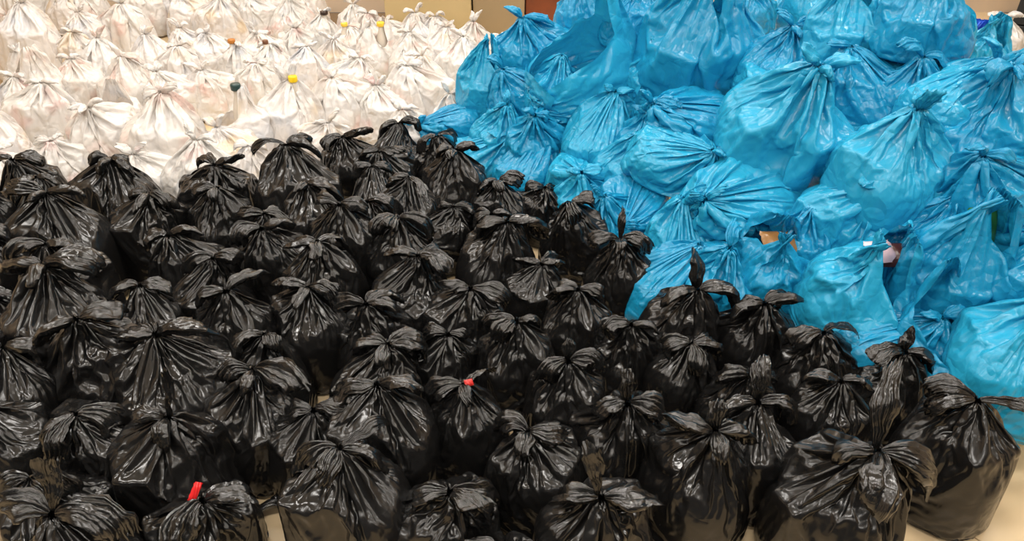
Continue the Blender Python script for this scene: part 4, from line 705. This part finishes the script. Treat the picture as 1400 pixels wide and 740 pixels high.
# two bags behind the pile at the right
put_bags([((3.08, 4.72, 0), .98, 3, 30, 0, 0, [(170, .1, .08, 30, 1, 0, 0), (0, .1, .08, 30, 1, 0, 0)], 'white bag behind the blue pile, beside the dark drawer cabinet')], WHITE, [M_WHITE[0]], 'carrier_bag', 'bag', None, 4)
put_bags([((2.76, 4.47, 0), .95, 4, 60, 0, 0, [], 'royal blue bag standing behind the right end of the blue pile')], BLUE, [M_ROYAL], 'carrier_bag', 'bag', None, 5)

# ------------------------------------------------------------------ what peeks out of the bags
def lathe(name, prof, n=20):
    v = [(r*math.cos(PI2*i/n), r*math.sin(PI2*i/n), z) for r, z in prof for i in range(n)]
    f = [(j*n+i, j*n+(i+1) % n, (j+1)*n+(i+1) % n, (j+1)*n+i) for j in range(len(prof)-1) for i in range(n)]
    f.append(tuple(range(n))[::-1]); f.append(tuple((len(prof)-1)*n+i for i in range(n)))
    m = bpy.data.meshes.new(name); m.from_pydata(v, [], f); m.polygons.foreach_set('use_smooth', [True]*len(f)); return m
def bottle(loc, top, col, label, bcol=(215, 205, 190), cr=.019):
    r = thing('bottle', label, 'bottle', (loc[0], loc[1], .03), 'bottles poking out of the white bags'); h = top-.03
    link('bottle_body', lathe('bottle_body', [(.034, 0), (.037, .01), (.037, h*.6), (.030, h*.72), (.015, h*.86), (.0145, h*.95)]), plain('bottle_plastic', rgb(*bcol), .25), r)
    link('cap', lathe('cap', [(cr*.96, h*.925), (cr, h*.93), (cr, h*.985), (cr*.9, h), (.002, h)]), plain('cap_plastic', rgb(*col), .35), r)
bottle(CAPS[0][:2], CAPS[0][2], (245, 205, 10), 'bottle with a bright yellow cap, nearest of the yellow caps', cr=.022)
bottle(CAPS[1][:2], CAPS[1][2], (236, 200, 70), 'bottle with a yellow cap in the back rows, left of the other', cr=.022)
bottle(CAPS[2][:2], CAPS[2][2], (244, 200, 60), 'bottle with a yellow cap beside the tan cabinet', cr=.024)
bottle(CAPS[3][:2], CAPS[3][2]+.05, (40, 66, 64), 'bottle with a dark green cap showing above an open white bag', cr=.024)
bottle(CAPS[4][:2], CAPS[4][2], (178, 112, 40), 'bottle with an orange brown cap far back among white bags', cr=.022)
bottle(CAPS[5][:2], CAPS[5][2], (110, 70, 45), 'bottle with a small brown cap in mid white field', cr=.017)
bottle(CAPS[6][:2], CAPS[6][2], (50, 34, 26), 'bottle with a dark brown cap at the top of the white field', cr=.026)

def pillow(name, w, d, h, col, label, loc, rot, cat='packet', rough=.3):
    """a soft sealed packet with crimped ends"""
    bm = bmesh.new(); n, k = 16, 9
    g = [[None]*n for _ in range(k)]; b = [[None]*n for _ in range(k)]
    for j in range(k):
        for i in range(n):
            x, y = i/(n-1)*2-1, j/(k-1)*2-1
            e = max(0, 1-abs(x)**2.4)**.6*max(0, 1-abs(y)**3)**.6
            z = h/2*e+.002*math.sin(9*x+4*y)*e
            q = .004*math.sin(14*y)*(abs(x) > .93)
            g[j][i] = bm.verts.new((x*w/2, y*d/2*(1-.06*e), z+q))
            b[j][i] = bm.verts.new((x*w/2, y*d/2*(1-.06*e), -z+q-.0006))
    for j in range(k-1):
        for i in range(n-1):
            bm.faces.new((g[j][i], g[j][i+1], g[j+1][i+1], g[j+1][i])); bm.faces.new((b[j][i], b[j+1][i], b[j+1][i+1], b[j][i+1]))
    m = bpy.data.meshes.new(name); bm.to_mesh(m); bm.free(); m.polygons.foreach_set('use_smooth', [True]*len(m.polygons))
    o = link(name, m, plain(name+'_wrap', rgb(*col), rough, var=.08, scale=30), None, loc)
    o.rotation_euler = tuple(math.radians(a) for a in rot); o['label'] = label; o['category'] = cat
    return o

def spot(r, x, y, z):
    """a point given in a bag's own frame"""
    return Matrix.LocRotScale(r.location, r.rotation_euler, r.scale) @ Vector((x, y, z))
def bag(text): return next(r for r in blue if text in r['label'])
b = bag('arched handles')
pillow('packet', .10, .08, .045, (222, 190, 196), 'pale pink packet in the mouth of the arched-handle blue bag', spot(b, .01, .035, .262), (25, 8, 20))
pillow('packet', .10, .08, .05, (70, 34, 30), 'dark brown packet beside the pink one in the arched-handle blue bag', spot(b, .05, .03, .25), (35, -10, -15))
b = bag('showing brown packets')
pillow('packet', .12, .08, .05, (150, 108, 60), 'brown packet peeking from the open blue bag at the pile foot', spot(b, .02, .0, .255), (30, 5, 10))
b = bag('slit mouth')
pillow('packet', .10, .16, .06, (52, 120, 58), 'green packet standing in the slit mouth of the tall blue bag', spot(b, .0, .01, .28), (75, 0, 10))
# red things that stick out of two black knots
def knot_of(rows, made, pats, k):
    return spot(made[k], *pats[rows[k][2]]['knot'])
k = knot_of(BLACK_BAGS, black, BLACK, 19)
pillow('wrapper', .018, .045, .012, (226, 40, 42), 'bent red wrapper tip sticking out of a black knot at lower left', (k.x-.014, k.y+.008, k.z+.022), (64, 35, 18), 'wrapper')
ki = min(range(len(BLACK_BAGS)), key=lambda i: (BLACK_BAGS[i][0][0]+.12)**2+(BLACK_BAGS[i][0][1]-1.42)**2)
k = knot_of(BLACK_BAGS, black, BLACK, ki)
pillow('wrapper', .024, .018, .012, (205, 50, 45), 'small red wrapper end in the knot of a black bag near the middle', (k.x+.014, k.y-.012, k.z+.02), (40, 10, 30), 'wrapper')
# crumpled scrap of film on the bare floor between two front bags
o = link('film_scrap', ear_mesh(ER, (-.60, 1.30, .03), math.radians(190), .06, .055, 10, 1.2, 20, False, lambda x, y: .002), M_BLACK_LOOSE)
o['label'] = 'crumpled scrap of black film on bare floor tiles at the front left'; o['category'] = 'plastic scrap'
